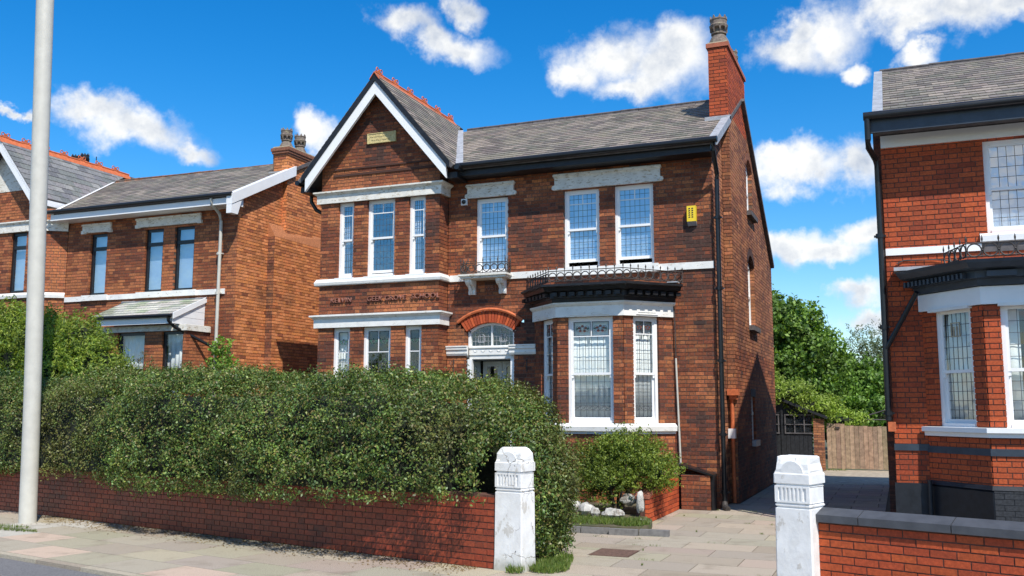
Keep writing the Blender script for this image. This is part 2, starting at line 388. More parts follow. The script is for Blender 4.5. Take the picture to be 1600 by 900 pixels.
def slabwall(fr, u0, u1, v0, v1, n_front, n_back, holes=(), clips=()):
    """backing wall with openings and reveals"""
    u0 += .012; u1 -= .012
    mb = MB(); us = sorted({u0, u1, *[x for h in holes for x in h[:2] if u0 < x < u1]}); vs = sorted({v0, v1, *[x for h in holes for x in h[2:] if v0 < x < v1]})
    solid = lambda u, v: u0 < u < u1 and v0 < v < v1 and not any(h[0] < u < h[1] and h[2] < v < h[3] for h in holes)
    for i in range(len(us)-1):
        for j in range(len(vs)-1):
            a, b, c, d = us[i], us[i+1], vs[j], vs[j+1]; cu, cv = (a+b)/2, (c+d)/2
            if not solid(cu, cv): continue
            poly = [(a, c), (b, c), (b, d), (a, d)]
            for h in clips:
                poly = clip(poly, h)
                if len(poly) < 3: break
            if len(poly) < 3: continue
            k = len(poly)
            mb.add([fr.p(*p, n_front) for p in poly], [tuple(range(k))]); mb.add([fr.p(*p, n_back) for p in poly], [tuple(reversed(range(k)))])
            for (x0, y0, x1, y1, tu, tv) in ((a, c, a, d, a-1e-4, cv), (b, c, b, d, b+1e-4, cv), (a, c, b, c, cu, c-1e-4), (a, d, b, d, cu, d+1e-4)):
                if not solid(tu, tv):
                    dead_ = False
                    for h in clips:
                        dp, dq = h[0]*x0+h[1]*y0-h[2], h[0]*x1+h[1]*y1-h[2]
                        if dp > 0 and dq > 0: dead_ = True; break
                        if dp*dq < 0:
                            t_ = dp/(dp-dq); xm, ym = x0+t_*(x1-x0), y0+t_*(y1-y0)
                            if dp > 0: x0, y0 = xm, ym
                            else: x1, y1 = xm, ym
                    if dead_: continue
                    mb.add([fr.p(x0, y0, n_front), fr.p(x1, y1, n_front), fr.p(x1, y1, n_back), fr.p(x0, y0, n_back)], [(0, 1, 2, 3)])
    return mb
def grow(holes, e=.008): return [(a-e, b+e, c-e, d+e) for a, b, c, d in holes]

# brick colour palettes (real surface colours)
def pal(cols, nj=4, amt=.16):
    r_ = random.Random(5); out = []
    for col in cols:
        row = []
        for _ in range(nj): k_ = 1+amt*(2*r_.random()-1); row.append(tuple(max(.004, c*k_*(1+.04*(2*r_.random()-1))) for c in col))
        out.append(row)
    return out
P_MAIN = pal([(.365, .124, .048), (.30, .098, .038), (.235, .068, .027), (.18, .053, .024), (.135, .044, .023), (.095, .036, .023), (.062, .030, .022)])
P_LSIDE = pal([(.58, .205, .070), (.50, .170, .058), (.42, .135, .05), (.27, .088, .04), (.64, .25, .095)])
P_SIDE = pal([(.36, .145, .066), (.30, .115, .052), (.23, .085, .042), (.15, .058, .034), (.42, .185, .09)])
P_RED = pal([(.38, .070, .020), (.33, .058, .018), (.28, .048, .016), (.20, .038, .016)])
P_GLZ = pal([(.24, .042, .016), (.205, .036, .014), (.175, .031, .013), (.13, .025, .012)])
P_ORG = pal([(.47, .085, .026), (.42, .07, .022), (.36, .06, .02)])
P_SLT = pal([(.225, .193, .155), (.195, .168, .136), (.25, .215, .172), (.16, .14, .116), (.285, .25, .20)], amt=.10)
P_SLAB = pal([(.385, .33, .255), (.365, .312, .24), (.40, .345, .266), (.34, .292, .225)], amt=.05)
P_GREY = pal([(.19, .185, .178), (.16, .157, .152), (.225, .218, .208)])
def pick(P, ws):
    i = random.choices(range(len(P)), ws)[0]; return random.choice(P[i])
def cf_soot_shade(seed, P=P_MAIN, bias=0., spots=()):  # sooty brick tones; also serves the painted shade of the side pier
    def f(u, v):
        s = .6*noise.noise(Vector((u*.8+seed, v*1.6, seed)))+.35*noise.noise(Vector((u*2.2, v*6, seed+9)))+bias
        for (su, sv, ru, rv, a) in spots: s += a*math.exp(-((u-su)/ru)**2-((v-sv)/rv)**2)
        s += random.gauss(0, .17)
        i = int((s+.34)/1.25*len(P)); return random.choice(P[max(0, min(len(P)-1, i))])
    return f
def cf_mix(P, ws): return lambda u, v: pick(P, ws)
def cf_drift(P, seed, sc=1.0):
    def f(u, v):
        s = noise.noise(Vector((u*.5*sc+seed, v*.9*sc, seed)))+random.uniform(-.45, .45)
        k = min(len(P)-1, max(0, int((s+.6)/1.2*len(P)))); return random.choice(P[k])
    return f
BL, BH, BJ = .222, .071, .0125
def brickwork(pc, house, name, fr, u0, u1, v0, v1, cf, holes=(), clips=(), bond='run', mt='brick', mortar='mortar', thick=.25, bholes=(), depth=.09, single=True):
    host = slabwall(fr, u0, u1, v0, v1, -.006, -thick, grow(list(holes)), clips).obj(name, mortar, house)
    pc.lay(host, fr, u0, u1, v0, v1, BL, BH, BJ, -depth, 0., cf, mt, list(holes)+list(bholes), clips, bond, single=single)
    return host

# ------------------------------------------------------------------ windows
def lattice(fr, u0, u1, v0, v1, nc, nr, n, w=.0034, arch=None):
    mb = MB()
    for i in range(1, nc): u = u0+(u1-u0)*i/nc; mb.box(fr, u-w, u+w, v0, v1, n-.004, n+.004)
    for i in range(1, nr): v = v0+(v1-v0)*i/nr; mb.box(fr, u0, u1, v-w, v+w, n-.0035, n+.0035)
    return mb
PANE = {}
def panes(win, fr, u0, u1, v0, v1, nc, nr, n, gm='glass', single=True):
    if single and nc*nr > 1:
        w, h = (u1-u0)/nc, (v1-v0)/nr; key = (round(w, 4), round(h, 4), gm)
        if key not in PANE: PANE[key] = MB().box(LOC, -w/2, w/2, -h/2, h/2, -.002, .002).obj('pane', gm, data_only=True)
        for i in range(nc):
            for j in range(nr):
                mm = fr.mat(u0+w*(i+.5), v0+h*(j+.5), n) @ Matrix.Rotation(R(random.uniform(-.5, .5)), 4, 'X') @ Matrix.Rotation(R(random.uniform(-.5, .5)), 4, 'Y')
                inst('pane', PANE[key], mm, win)
    else: MB().box(fr, u0, u1, v0, v1, n-.002, n+.002).obj('pane', gm, win)
def curtain(win, fr, u0, u1, v0, v1, n, mt='curtain', amp=.0045, per=.12, gap=0., name='curtain'):
    mb = MB(); k = max(8, int((u1-u0)/.012)); ph = random.random()*6
    for seg in ([(u0, u1)] if gap == 0 else [(u0, (u0+u1)/2-gap), ((u0+u1)/2+gap, u1)]):
        a, b = seg; V = []
        for i in range(k+1):
            u = a+(b-a)*i/k; q = amp*math.sin(u/per*6.28+ph+1.3*math.sin(u*9)); q2 = amp*.7*math.sin(u/per*6.28+ph+.6+1.3*math.sin(u*9))
            V += [fr.p(u, v0, n+q), fr.p(u, v1, n+q2)]
        mb.add(V, [(2*i, 2*i+2, 2*i+3, 2*i+1) for i in range(k)])
    o = mb.obj(name, mt, win, smooth=True); md = o.modifiers.new('thickness', 'SOLIDIFY'); md.thickness = .003
def recess(win, fr, u0, u1, v0, v1, n0, n1):
    mb = MB(); P = [fr.p(u, v, n) for n in (n0, n1) for v in (v0, v1) for u in (u0, u1)]
    mb.add(P, [(4, 6, 7, 5), (0, 4, 5, 1), (2, 3, 7, 6), (0, 2, 6, 4), (1, 5, 7, 3)]); mb.obj('room_recess', 'room', win)
def sash_window(house, fr, u0, u1, v0, v1, nc=5, up=4, lo=4, top=None, split=.5, fm='white_clean', gm='glass', back='blind', inset=.075, single=True, openb=0., glaz=False, stained=False, fwid=.055):
    F = MB(); n1 = -inset; n0 = n1-.09; fw = fwid
    F.box(fr, u0, u0+fw, v0, v1, n0, n1).box(fr, u1-fw, u1, v0, v1, n0, n1).box(fr, u0+fw, u1-fw, v1-fw, v1, n0, n1).box(fr, u0+fw, u1-fw, v0, v0+.05, n0, n1+.02)
    win = F.obj('window', fm, house)
    a, b, c, d = u0+fw, u1-fw, v0+.05, v1-fw; mid = c+(d-c)*split; st = .034
    def sash(x0, x1, y0, y1, na, nb, botr, topr, name='sash'):
        S = MB(); S.box(fr, x0, x0+st, y0, y1, na, nb).box(fr, x1-st, x1, y0, y1, na, nb).box(fr, x0+st, x1-st, y0, y0+botr, na, nb).box(fr, x0+st, x1-st, y1-topr, y1, na, nb)
        S.obj(name, fm, win); return x0+st, x1-st, y0+botr, y1-topr
    # upper sash forward, lower sash behind
    r_ = sash(a, b, mid-.02, d, n1-.045, n1-.012, .042, .03)
    hz = r_[3]
    if top:   # glazing bar splits off top lights
        hz = r_[2]+(r_[3]-r_[2])*(1-top); G = MB().box(fr, r_[0], r_[1], hz-.009, hz+.009, n1-.04, n1-.018)
        ntop = 2 if (r_[1]-r_[0]) > .33 else 1
        if ntop == 2: cm = (r_[0]+r_[1])/2; G.box(fr, cm-.009, cm+.009, hz+.009, r_[3], n1-.04, n1-.018)
        G.obj('glazing_bar', fm, win)
    if nc:
        if top:
            panes(win, fr, r_[0], r_[1], hz+.008, r_[3], nc, 1 if not stained else 1, n1-.03, gm, single)
            panes(win, fr, r_[0], r_[1], r_[2], hz-.008, nc, up, n1-.03, gm, single)
            lattice(fr, r_[0], r_[1], r_[2], hz-.008, nc, up, n1-.03).obj('lead_lattice', 'lead_came', win)
            if not stained: lattice(fr, r_[0], r_[1], hz+.008, r_[3], nc, 2, n1-.03).obj('lead_lattice', 'lead_came', win)
        else:
            panes(win, fr, *r_, nc, up, n1-.03, gm, single); lattice(fr, *r_, nc, up, n1-.03).obj('lead_lattice', 'lead_came', win)
    else: panes(win, fr, *r_, 1, 1, n1-.03, gm)
    if stained:
        nt = 2 if (r_[1]-r_[0]) > .33 else 1; ww = (r_[1]-r_[0])/nt
        SG = MB(); SR = MB(); LD = MB()
        for i in range(nt):
            x0, x1 = r_[0]+i*ww+.012, r_[0]+(i+1)*ww-.012; y0, y1 = hz+.012, r_[3]; cx, cy = (x0+x1)/2, (y0+y1)/2
            LD.box(fr, x0, x1, y0, y0+.010, n1-.03, n1-.022).box(fr, x0, x1, y1-.010, y1, n1-.03, n1-.022).box(fr, x0, x0+.010, y0, y1, n1-.03, n1-.022).box(fr, x1-.010, x1, y0, y1, n1-.03, n1-.022)
            rr = min(x1-x0, y1-y0)*.23
            for q in range(5):
                t = 2*math.pi*q/5+.3; ux, vx = cx+rr*math.cos(t)*1.15, cy+rr*math.sin(t)*.8
                SR.prism(fr, [(ux+.5*rr*math.cos(w_), vx+.42*rr*math.sin(w_)) for w_ in np.linspace(0, 2*math.pi, 7)[:-1]], n1-.030, n1-.024)
            for sx in (-1, 1):
                SG.prism(fr, [(cx+sx*rr*1.7, cy-.4*rr), (cx+sx*rr*2.2, cy), (cx+sx*rr*1.7, cy+.5*rr), (cx+sx*rr*1.35, cy)][::1 if sx > 0 else -1], n1-.030, n1-.024)
                LD.torus(fr, cx+sx*rr*1.3, cy, n1-.026, rr*.9, .004, 10, 4)
            LD.torus(fr, cx, cy, n1-.025, rr*.7, .004, 12, 4)
        tag(SG.obj('stained_glass', 'green_glass', win), kind='stuff'); tag(SR.obj('stained_glass', 'red_glass' if stained != 2 else 'green_glass', win), kind='stuff'); LD.obj('lead_lattice', 'lead_came', win)
    yb = c+openb
    q = sash(a, b, yb, mid+.022+openb*0, n1-.085, n1-.052, .055, .04)
    if nc:
        panes(win, fr, *q, nc, lo, n1-.07, gm, single)
        L = lattice(fr, *q, nc, lo, n1-.07)
        if stained or glaz:
            h = .075; y = q[2]+(q[3]-q[2])/lo*1.0
            for i in range(nc):
                x0 = q[0]+(q[1]-q[0])*i/nc; x1 = q[0]+(q[1]-q[0])*(i+1)/nc
                for (ya, yc) in ((y, y+h), (y+h, y)): L.tube([fr.p(x0, ya, n1-.068), fr.p((x0+x1)/2, (ya+yc)/2, n1-.066), fr.p(x1, yc, n1-.068)], .004, 4)
            L.box(fr, q[0], q[1], y+h-.004, y+h+.004, n1-.074, n1-.066)
        L.obj('lead_lattice', 'lead_came', win)
    else: panes(win, fr, *q, 1, 1, n1-.07, gm)
    # horn on upper sash
    MB().box(fr, a, a+st, mid-.075, mid-.02, n1-.045, n1-.02).obj('sash_horn', fm, win); MB().box(fr, b-st, b, mid-.075, mid-.02, n1-.045, n1-.02).obj('sash_horn', fm, win)
    nb = n0-.005
    if back == 'blind': MB().box(fr, a-.01, b+.01, c+.02+openb, d+.02, nb-.01, nb).obj('blind', 'blind', win)
    elif back == 'curtain': curtain(win, fr, a-.01, b+.01, c, d+.02, nb-.02)
    elif back == 'part': curtain(win, fr, a-.01, b+.01, c, d+.02, nb-.04, gap=(b-a)*.25)
    elif back == 'half': curtain(win, fr, a-.01, a+(b-a)*.45, c, d+.02, nb-.04)
    recess(win, fr, u0-.03, u1+.03, v0-.03, v1+.03, -.252, -1.1)
    return win
def casement(house, fr, u0, u1, v0, v1, top=.24, fm='black_smooth', gm='glass_refl', back='blind', inset=.06):
    n1 = -inset; n0 = n1-.07; fw = .06
    F = MB().box(fr, u0, u0+fw, v0, v1, n0, n1).box(fr, u1-fw, u1, v0, v1, n0, n1).box(fr, u0+fw, u1-fw, v1-fw, v1, n0, n1).box(fr, u0+fw, u1-fw, v0, v0+fw, n0, n1+.015)
    win = F.obj('window', fm, house); h = v1-(v1-v0)*top
    MB().box(fr, u0+fw, u1-fw, h-.04, h+.04, n0, n1+.004).obj('transom', fm, win)
    panes(win, fr, u0+fw, u1-fw, v0+fw, h-.04, 1, 1, n1-.035, gm); panes(win, fr, u0+fw, u1-fw, h+.04, v1-fw, 1, 1, n1-.035, gm)
    nb = n0-.06
    if back == 'blind': MB().box(fr, u0, u1, v0, v1, nb-.01, nb).obj('blind', 'blind', win)
    elif back == 'low': MB().box(fr, u0, u1, v0, v0+(h-v0)*.62, nb-.01, nb).obj('window_film', 'blind', win); curtain(win, fr, u0, u1, h-.35, v1, nb-.03, amp=.02)
    elif back == 'curtain': curtain(win, fr, u0, u1, v0, v1, nb-.02)
    recess(win, fr, u0-.03, u1+.03, v0-.03, v1+.03, -.252, -1.0)
    return win

def railing(house, path, z0, zr, zs, step, ringr, mt='iron', name='railing'):
    """iron balustrade along a plan path: rails, posts with spear heads, rings"""
    mb = MB(); P = [Vector((*p, 0)) for p in path]
    for z in (z0+.015, zr): mb.tube([p+Vector((0, 0, z)) for p in P], .009, 5)
    root = mb.obj(name, mt, house)
    post = MB().tube([(0, 0, z0), (0, 0, zr+.03), (0, 0, zr+.035), (0, 0, zr+.06), (0, 0, zs)], [.007, .007, .013, .013, .001], 6).lathe((0, 0, (z0+zr)/2), [(.004, -.018), (.016, 0), (.004, .018)], 6).obj('rail_post', mt, data_only=True)
    rm = MB().torus(Fr((0, 0, 0), (1, 0, 0)), 0, 0, 0, ringr, .010, 16, 5).obj('rail_ring', mt, data_only=True)
    s = 0
    for i in range(len(P)-1):
        d = P[i+1]-P[i]; L = d.length; n = max(1, round(L/step)); d.normalize(); a = math.atan2(d.y, d.x)
        for k in range(n+(1 if i == len(P)-2 else 0)):
            q = P[i]+d*(L*k/n); inst('rail_post', post, Matrix.Translation(q), root)
        for k in range(n):
            q = P[i]+d*(L*(k+.5)/n)+Vector((0, 0, (z0+zr)/2)); inst('rail_ring', rm, Matrix.Translation(q) @ Matrix.Rotation(a, 4, 'Z'), root)
    return root

def text(body, size, fr, u, v, n, depth, mt, parent, name, sx=1.):
    cu = bpy.data.curves.new('t', 'FONT'); cu.body = body; cu.size = size; cu.extrude = depth; cu.resolution_u = 2; cu.space_character = 1.12
    t = bpy.data.objects.new('t', cu); COL.objects.link(t); bpy.context.view_layer.update()
    me = bpy.data.meshes.new_from_object(t.evaluated_get(bpy.context.evaluated_depsgraph_get())); bpy.data.objects.remove(t)
    me.materials.clear(); me.materials.append(M[mt]); me.name = name
    inst(name, me, fr.mat(u, v, n) @ Matrix.Diagonal((sx, 1, 1, 1)), parent)

def slates(pc, host, fr, u0, u1, v0, v1, L, H, holes=(), clips=(), single=True, P=P_SLT, seed=1.):
    def cf(u, v):
        s = noise.noise(Vector((u*.8+seed, v*1.2, seed)))+random.uniform(-.5, .5)
        return random.choice(P[min(4, max(0, int((s+.75)/1.5*5)))])
    pc.lay(host, fr, u0, u1, v0, v1, L, H, .004, -.004, .016, cf, 'slate', holes, clips, 'run', tilt=-.012/H, name='slate', single=single)

def crest_tile(kind):
    mb = MB(); A = .13
    # inverted V ridge tile .4 m long, along +Y, centred
    for s in (-1, 1):
        V = [(0, -.2, .02), (0, .2, .02), (s*.11, .2, -A), (s*.11, -.2, -A), (0, -.2, 0), (0, .2, 0), (s*.11, .2, -A-.02), (s*.11, -.2, -A-.02)]
        mb.add(V, [(0, 1, 2, 3), (4, 7, 6, 5), (0, 3, 7, 4), (1, 5, 6, 2), (3, 2, 6, 7)])
    if kind:
        mb.box(LOC, -.012, .012, -.15, .15, .02, .05)
        for y in (-.075, .075): mb.torus(Fr((0, y, .10), (0, 1, 0)), 0, 0, 0, .042, .012, 12, 5)
        mb.box(LOC, -.012, .012, -.02, .02, .05, .12)
    else: mb.tube([(0, -.2, .015), (0, .2, .015)], .03, 8)
    return mb
def ridge(house, p0, p1, kind, mt, step=.4, dz=0., alt=1):
    a, b = Vector(p0), Vector(p1); d = b-a; L = d.length; n = int(L/step); d.normalize(); ang = math.atan2(d.y, d.x)-math.pi/2
    me = [crest_tile(k).obj('ridge_tile', mt, data_only=True) for k in (0, kind)]
    for i in range(n):
        q = a+d*(step*(i+.5)); inst('ridge_tile', me[1 if (i % alt == 0) else 0], Matrix.Translation(q+Vector((0, 0, dz+random.uniform(-.004, .004)))) @ Matrix.Rotation(ang, 4, 'Z') @ Matrix.Rotation(R(random.uniform(-.8, .8)), 4, 'X') @ Matrix.Scale(L/(n*step), 4, (0, 1, 0)), house)
def pot_mesh(s=1.):
    mb = MB(); mb.lathe((0, 0, 0), [(.19*s, 0), (.175*s, .06*s), (.115*s, .18*s), (.105*s, .19*s), (.135*s, .20*s), (.135*s, .225*s), (.10*s, .235*s), (.10*s, .30*s), (.155*s, .32*s), (.165*s, .36*s), (.145*s, .385*s), (.145*s, .45*s), (.155*s, .46*s), (.150*s, .48*s), (.13*s, .48*s), (.11*s, .40*s)], 16)
    for k in range(8):   # crown teeth and louvre fins
        t = 2*math.pi*k/8; f = Fr((math.cos(t)*.135*s, math.sin(t)*.135*s, .47*s), (-math.sin(t), math.cos(t), 0))
        mb.prism(f, [(-.035*s, 0), (.035*s, 0), (0, .07*s)], -.012*s, .012*s)
        f2 = Fr((math.cos(t)*.118*s, math.sin(t)*.118*s, .235*s), (-math.sin(t), math.cos(t), 0)); mb.prism(f2, [(-.022*s, .09*s), (0, 0), (.022*s, .09*s)], 0, .035*s)
    return mb

# ================================================================== GROUND
def sheet(name, poly, z, mt, th=.0):
    mb = MB(); k = len(poly); mb.add([(x, y, z) for x, y in poly], [tuple(range(k))]); return tag(mb.obj(name, mt), kind='structure')
sheet('ground', [(-300, -200), (300, -200), (300, 500), (-300, 500)], -.14, 'ground')
ST = R(-12.0); SU = Vector((math.cos(ST), math.sin(ST), 0)); SV = Vector((-SU.y, SU.x, 0))   # street direction
wallO = Vector((-4.22, 9.82, 0))
def sp(s, t): p = wallO+SU*s+SV*t; return (p.x, p.y)     # s along street, t into the gardens
# road and pavement
KT = -2.40
def kerb_t(s): return KT
sheet('road', [sp(-60, -9), sp(60, -9), sp(60, KT-.125), sp(-60, KT-.125)], -.045, 'asphalt')
tag(MB().box(Fr((*sp(0, 0), 0), SU, SV), -60, 60, -16, -9.1, -.045, .0).obj('far_pavement', 'asphalt'), kind='structure')
pv_ = MB(); frS = Fr((*sp(0, 0), 0), SU, SV)
pv_o = tag(pv_.box(frS, -60, 60, KT, 0.0, -.06, -.010).obj('pavement', 'joint'), kind='structure')
pc = Pieces()
def cf_pave(u, v):
    for (a, b, c, d, col) in ((-6.8, -5.9, -1.78, -1.2, (.50, .385, .30)), (-5.55, -4.65, -2.39, -1.8, (.51, .39, .30)), (-3.1, -2.2, -2.39, -1.8, (.50, .38, .295)), (-8.2, -7.3, -2.5, 0, (.46, .43, .37))):
        if a < u < b and c < v < d: return col
    return pick(P_SLAB, [3, 3, 1, 3])
pc.lay(pv_o, frS, -12.0, 6.0, KT, -.0, .90, .61, .010, -.03, .0, cf_pave, 'slab', bond='run', name='paving_slab'); pc.done(150)
# kerb stones
kb = MB().box(frS, -60, 60, KT-.125, KT, -.14, -.075).obj('kerb', 'joint'); tag(kb, kind='structure')
pc.lay(kb, frS, -14, 6, KT-.125, KT, .92, .125, .008, -.09, -.002, cf_mix(P_SLAB, [1, 2, 1, 1]), 'slab', name='kerb_stone'); pc.done(60)
# tarmac patch round the lamp, bottom left
# driveway
DX0, DX1 = -4.0, .2
dr = tag(MB().prism(LOC, [(-4.9, 11.2), (-3.86, 9.80), (-1.17, 9.25), (.6, 9.2), (.6, 29.3), (-9, 29.3), (-9, 24.2), (-3.0, 24.2), (-3.0, 17.0), (-3.75, 17.0), (-3.85, 13.1), (-4.9, 13.1)], -.06, -.010).obj('driveway', 'joint'), kind='structure')
frD = Fr((0, 0, 0), (1, 0, 0), (0, 1, 0))
dcl = [(-.2079, -.9781, -(.2079*-3.86*-1*-1+0)-0)] if False else []
pc.lay(dr, frD, -4.88, .5, 9.35, 24.0, .88, .57, .012, -.03, .0, lambda u, v: pick(P_SLAB, [3, 3, 2, 2]), 'slab', name='paving_slab',
       holes=[(-3.62, -3.1, 11.2, 11.8), (-5.2, -3.9, 13.07, 13.9), (-5.2, -3.72, 13.4, 17.2), (-4.95, -4.0, 9., 11.1), (-4.2, -3.05, 16.74, 24.), (-4.2, -2.86, 18.1, 24.), (-.35, .9, 15.2, 24), (-.12, .9, 14.2, 24), (-.85, .9, 9.2, 9.6)],
       clips=[(SV.x*-1, SV.y*-1, -(SV.x*wallO.x+SV.y*wallO.y+.012))]); pc.done(220)
sheet('rear_yard', [(-9, 24.01), (.5, 24.01), (.5, 29.2), (-9, 29.2)], -.004, 'yard' if 'yard' in M else M.setdefault('yard', flat('yard_slabs', (.36, .30, .22), .95, .25, 6.)).name and 'yard')
# gardens
sheet('garden_soil', [sp(-26, .22), sp(-.1, .22), (-4.02, 10.3), (-4.02, 17.0), (-26, 17.0)], -.008, 'ground')
sheet('neighbour_yard', [(-.70, 9.45), (.9, 8.86), (12, 6.4), (12, 14.2), (-.1, 14.2)], .004, 'asphalt_dark')
tag(MB().box(frD, -3.60, -3.12, 11.22, 11.78, -.03, .003).obj('manhole_cover', 'rust'), 'rusty square manhole cover set in the driveway slabs', 'manhole cover')

# ================================================================== MAIN HOUSE
H1 = thing('brick_house', (-7, 17.07, 0), 'red brick villa with front gable, canted bay and school lettering in the middle', 'house')
pc = Pieces()
FY = 17.07; F0 = wall_fr(0, FY, 1, 0)
W1, W2, W3 = (-7.81, -7.11, 4.42, 5.96), (-5.93, -5.21, 4.42, 5.97), (-4.91, -4.15, 4.42, 5.98)
door_h = [(-8.0, -6.97, 0, 3.26)]
acx, acz, ri, ro = -7.485, 2.575, .865, 1.125
k = 0
z = 3.26
z = 43*BH+.035
rowz = [i*BH for i in range(43, 52)]
for z0 in [3.26]+[q for q in rowz if q > 3.26]:
    z1 = min([q for q in rowz if q > z0+1e-6] or [z0+BH]); dz = (z0+z1)/2-acz
    if dz < ro: door_h.append((acx-min(math.sqrt(ro*ro-dz*dz), .515+max(0, dz-.695)*1.29)+.0, acx+min(math.sqrt(ro*ro-dz*dz), .515+max(0, dz-.695)*1.29), z0-1e-4, z1))
hs_main = [W1, W2, W3]+door_h
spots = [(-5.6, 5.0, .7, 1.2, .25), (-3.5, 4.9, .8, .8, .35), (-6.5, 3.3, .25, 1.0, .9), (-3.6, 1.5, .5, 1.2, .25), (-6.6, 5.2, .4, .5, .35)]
brickwork(pc, H1, 'front_wall', F0, -8.43, -3.04, 0, 6.5, cf_soot_shade(3., spots=spots, bias=.10), hs_main, bholes=[(-6.52, -3.86, 0, 3.9)], bond='flem')
# left bay block
FB = wall_fr(0, 16.68, 1, 0)
UW = [(-10.82, -10.44, 4.43, 6.05), (-10.12, -9.46, 4.43, 6.05), (-9.14, -8.755, 4.43, 6.05)]
LW = [(-10.89, -10.47, 1.55, 3.40), (-10.17, -9.51, 1.55, 3.40), (-9.20, -8.81, 1.55, 3.40)]
GC, GZ, GS = -9.82, 8.60, 1.165
gcl = [(GS, 1, GZ-.12+GS*GC), (-GS, 1, GZ-.12-GS*GC)]
brickwork(pc, H1, 'bay_front_wall', FB, -11.25, -8.43, 0, 8.6, cf_soot_shade(8., bias=.02, spots=[(-9.9, 7.15, .65, .5, .55), (-9.5, 7.7, .4, .3, .25), (-8.6, 5.2, .25, 1.0, .35)]), UW+LW, gcl, bond='flem')
FR_ = wall_fr(-8.43, 16.68, 0, 1); brickwork(pc, H1, 'bay_side_wall', FR_, .0, .39, 0, 6.6, cf_soot_shade(5., bias=.22), bond='flem')
FL_ = wall_fr(-11.25, 24, 0, -1); brickwork(pc, H1, 'left_side_wall', FL_, 0, 7.32, 0, 6.3, cf_soot_shade(5., P_SIDE), single=False)
for u, w_ in ((6.60, .05), (6.74, .035)):
    MB().box(FB, -10.95, -8.45, u, u+w_, 0, .022).obj('string_course', flat('soot_brick', (.07, .03, .02), .9), H1)
# dressed bands of the left bay
bp = [(-11.27, 16.95), (-11.27, 16.68), (-8.43, 16.68), (-8.43, 17.05)]
def band(path, prof, name, mt='white', parent=H1): return MB().sweep(path, prof).obj(name, mt, parent)
band(bp, [(0, 6.04), (.055, 6.04), (.055, 6.21), (.085, 6.235), (.12, 6.26), (.12, 6.29), (0, 6.31)], 'lintel_band', 'white_worn')
band([(-11.27, 17.0), (-11.27, 16.68), (-8.43, 16.68), (-8.43, 17.05)], [(0, 4.285), (.05, 4.285), (.06, 4.30), (.07, 4.35), (.03, 4.425), (0, 4.43)], 'sill_band')
band(bp, [(0, 3.40), (.055, 3.40), (.055, 3.57), (.085, 3.60), (.13, 3.63), (.13, 3.66), (0, 3.68)], 'lintel_band')
band(bp, [(0, 1.38), (.07, 1.38), (.09, 1.5), (.03, 1.55), (0, 1.55)], 'sill_band')
for a in UW: MB().box(FB, a[0]-.03, a[1]+.03, 4.40, 4.436, -.2, .045).obj('window_sill', 'white_clean', H1)
for i, a in enumerate(UW): sash_window(H1, FB, *a[:2], a[2]+.01, a[3]+.0, nc=(4, 6, 4)[i], up=4, lo=5, top=.28, split=.50, gm='glass_refl', back=('half', 'none', 'half')[i], single=False, openb=(.0, .03, .0)[i])
for i, a in enumerate(LW): sash_window(H1, FB, *a[:2], a[2]+.01, a[3]+.0, nc=(4, 6, 4)[i], up=3, lo=5, top=.42, split=.38, gm='glass', back=('curtain', 'none', 'none')[i], single=False, stained=2)
# lettering
for body, u, w_, v in (('KELVIN', -10.94, .60, 3.925), ('GEEK GROVE', -10.06, .98, 3.925), ('SCHOOL', -9.04, .62, 3.935)):
    text(body, .135, FB, u, v, .022, .020, flat_txt if False else 'letters' if 'letters' in M else M.setdefault('letters', flat('letter_paint', (.26, .11, .08), .8, .3, 20.)).name and 'letters', H1, 'lettering', w_/(len(body)*.135*.70))
text('1881', .15, F0, -7.62, 4.08, .006, .010, 'letters', H1, 'lettering', .9)
# plaque
pq = MB().box(FB, -10.13, -9.45, 7.24, 7.46, 0, .035).box(FB, -10.13, -9.45, 7.445, 7.46, .035, .045).box(FB, -10.13, -9.45, 7.24, 7.255, .035, .045).box(FB, -10.13, -10.115, 7.255, 7.445, .035, .045).box(FB, -9.465, -9.45, 7.255, 7.445, .035, .045).obj('date_plaque', 'plaque', H1)
rl = MB(); r0 = random.Random(3)
for row, (ua, ub, vv, hh) in enumerate(((-10.06, -9.52, 7.375, .045), (-10.02, -9.6, 7.30, .045))):
    u = ua
    while u < ub: w_ = r0.uniform(.015, .04); rl.box(FB, u, u+w_, vv+r0.uniform(0, .01), vv+hh-r0.uniform(0, .012), .035, .043); u += w_+r0.uniform(.012, .02)
rl.obj('worn_relief', 'plaque', pq)
# front windows over the door and right
sash_window(H1, F0, *W1, nc=6, up=4, lo=5, top=.28, split=.50, gm='glass_refl', back='blind')
sash_window(H1, F0, *W2, nc=6, up=4, lo=5, top=.28, split=.50, gm='glass_refl', back='blind', openb=.09)
sash_window(H1, F0, *W3, nc=6, up=4, lo=5, top=.28, split=.50, gm='glass_refl', back='blind', openb=.09)
def bracket_lintel(u0, u1, v0, v1):
    mb = MB(); mb.prism(F0, [(u0, v0+.0), (u1, v0+.0), (u1, v1-.075), (u0, v1-.075)], -.02, .055)
    mb.box(F0, u0-.01, u1+.01, v1-.075, v1-.05, 0, .07); mb.box(F0, u0-.025, u1+.025, v1-.05, v1-.02, 0, .095); mb.box(F0, u0-.015, u1+.015, v1-.02, v1, 0, .075)
    mb.box(F0, u0+.10, u1-.10, v0+.04, v0+.055, .055, .063)
    for s, u in ((-1, u0), (1, u1)):
        f = Fr(F0.p(u+s*.015, v0+.045, .0), (1, 0, 0)); mb.torus(f, 0, 0, .045, .032, .018, 12, 6); mb.prism(f, [(.045*math.cos(q), .045*math.sin(q)) for q in np.linspace(0, 6.283, 13)[:-1]], 0, .05)
    return mb.obj('window_lintel', 'white_worn', H1)
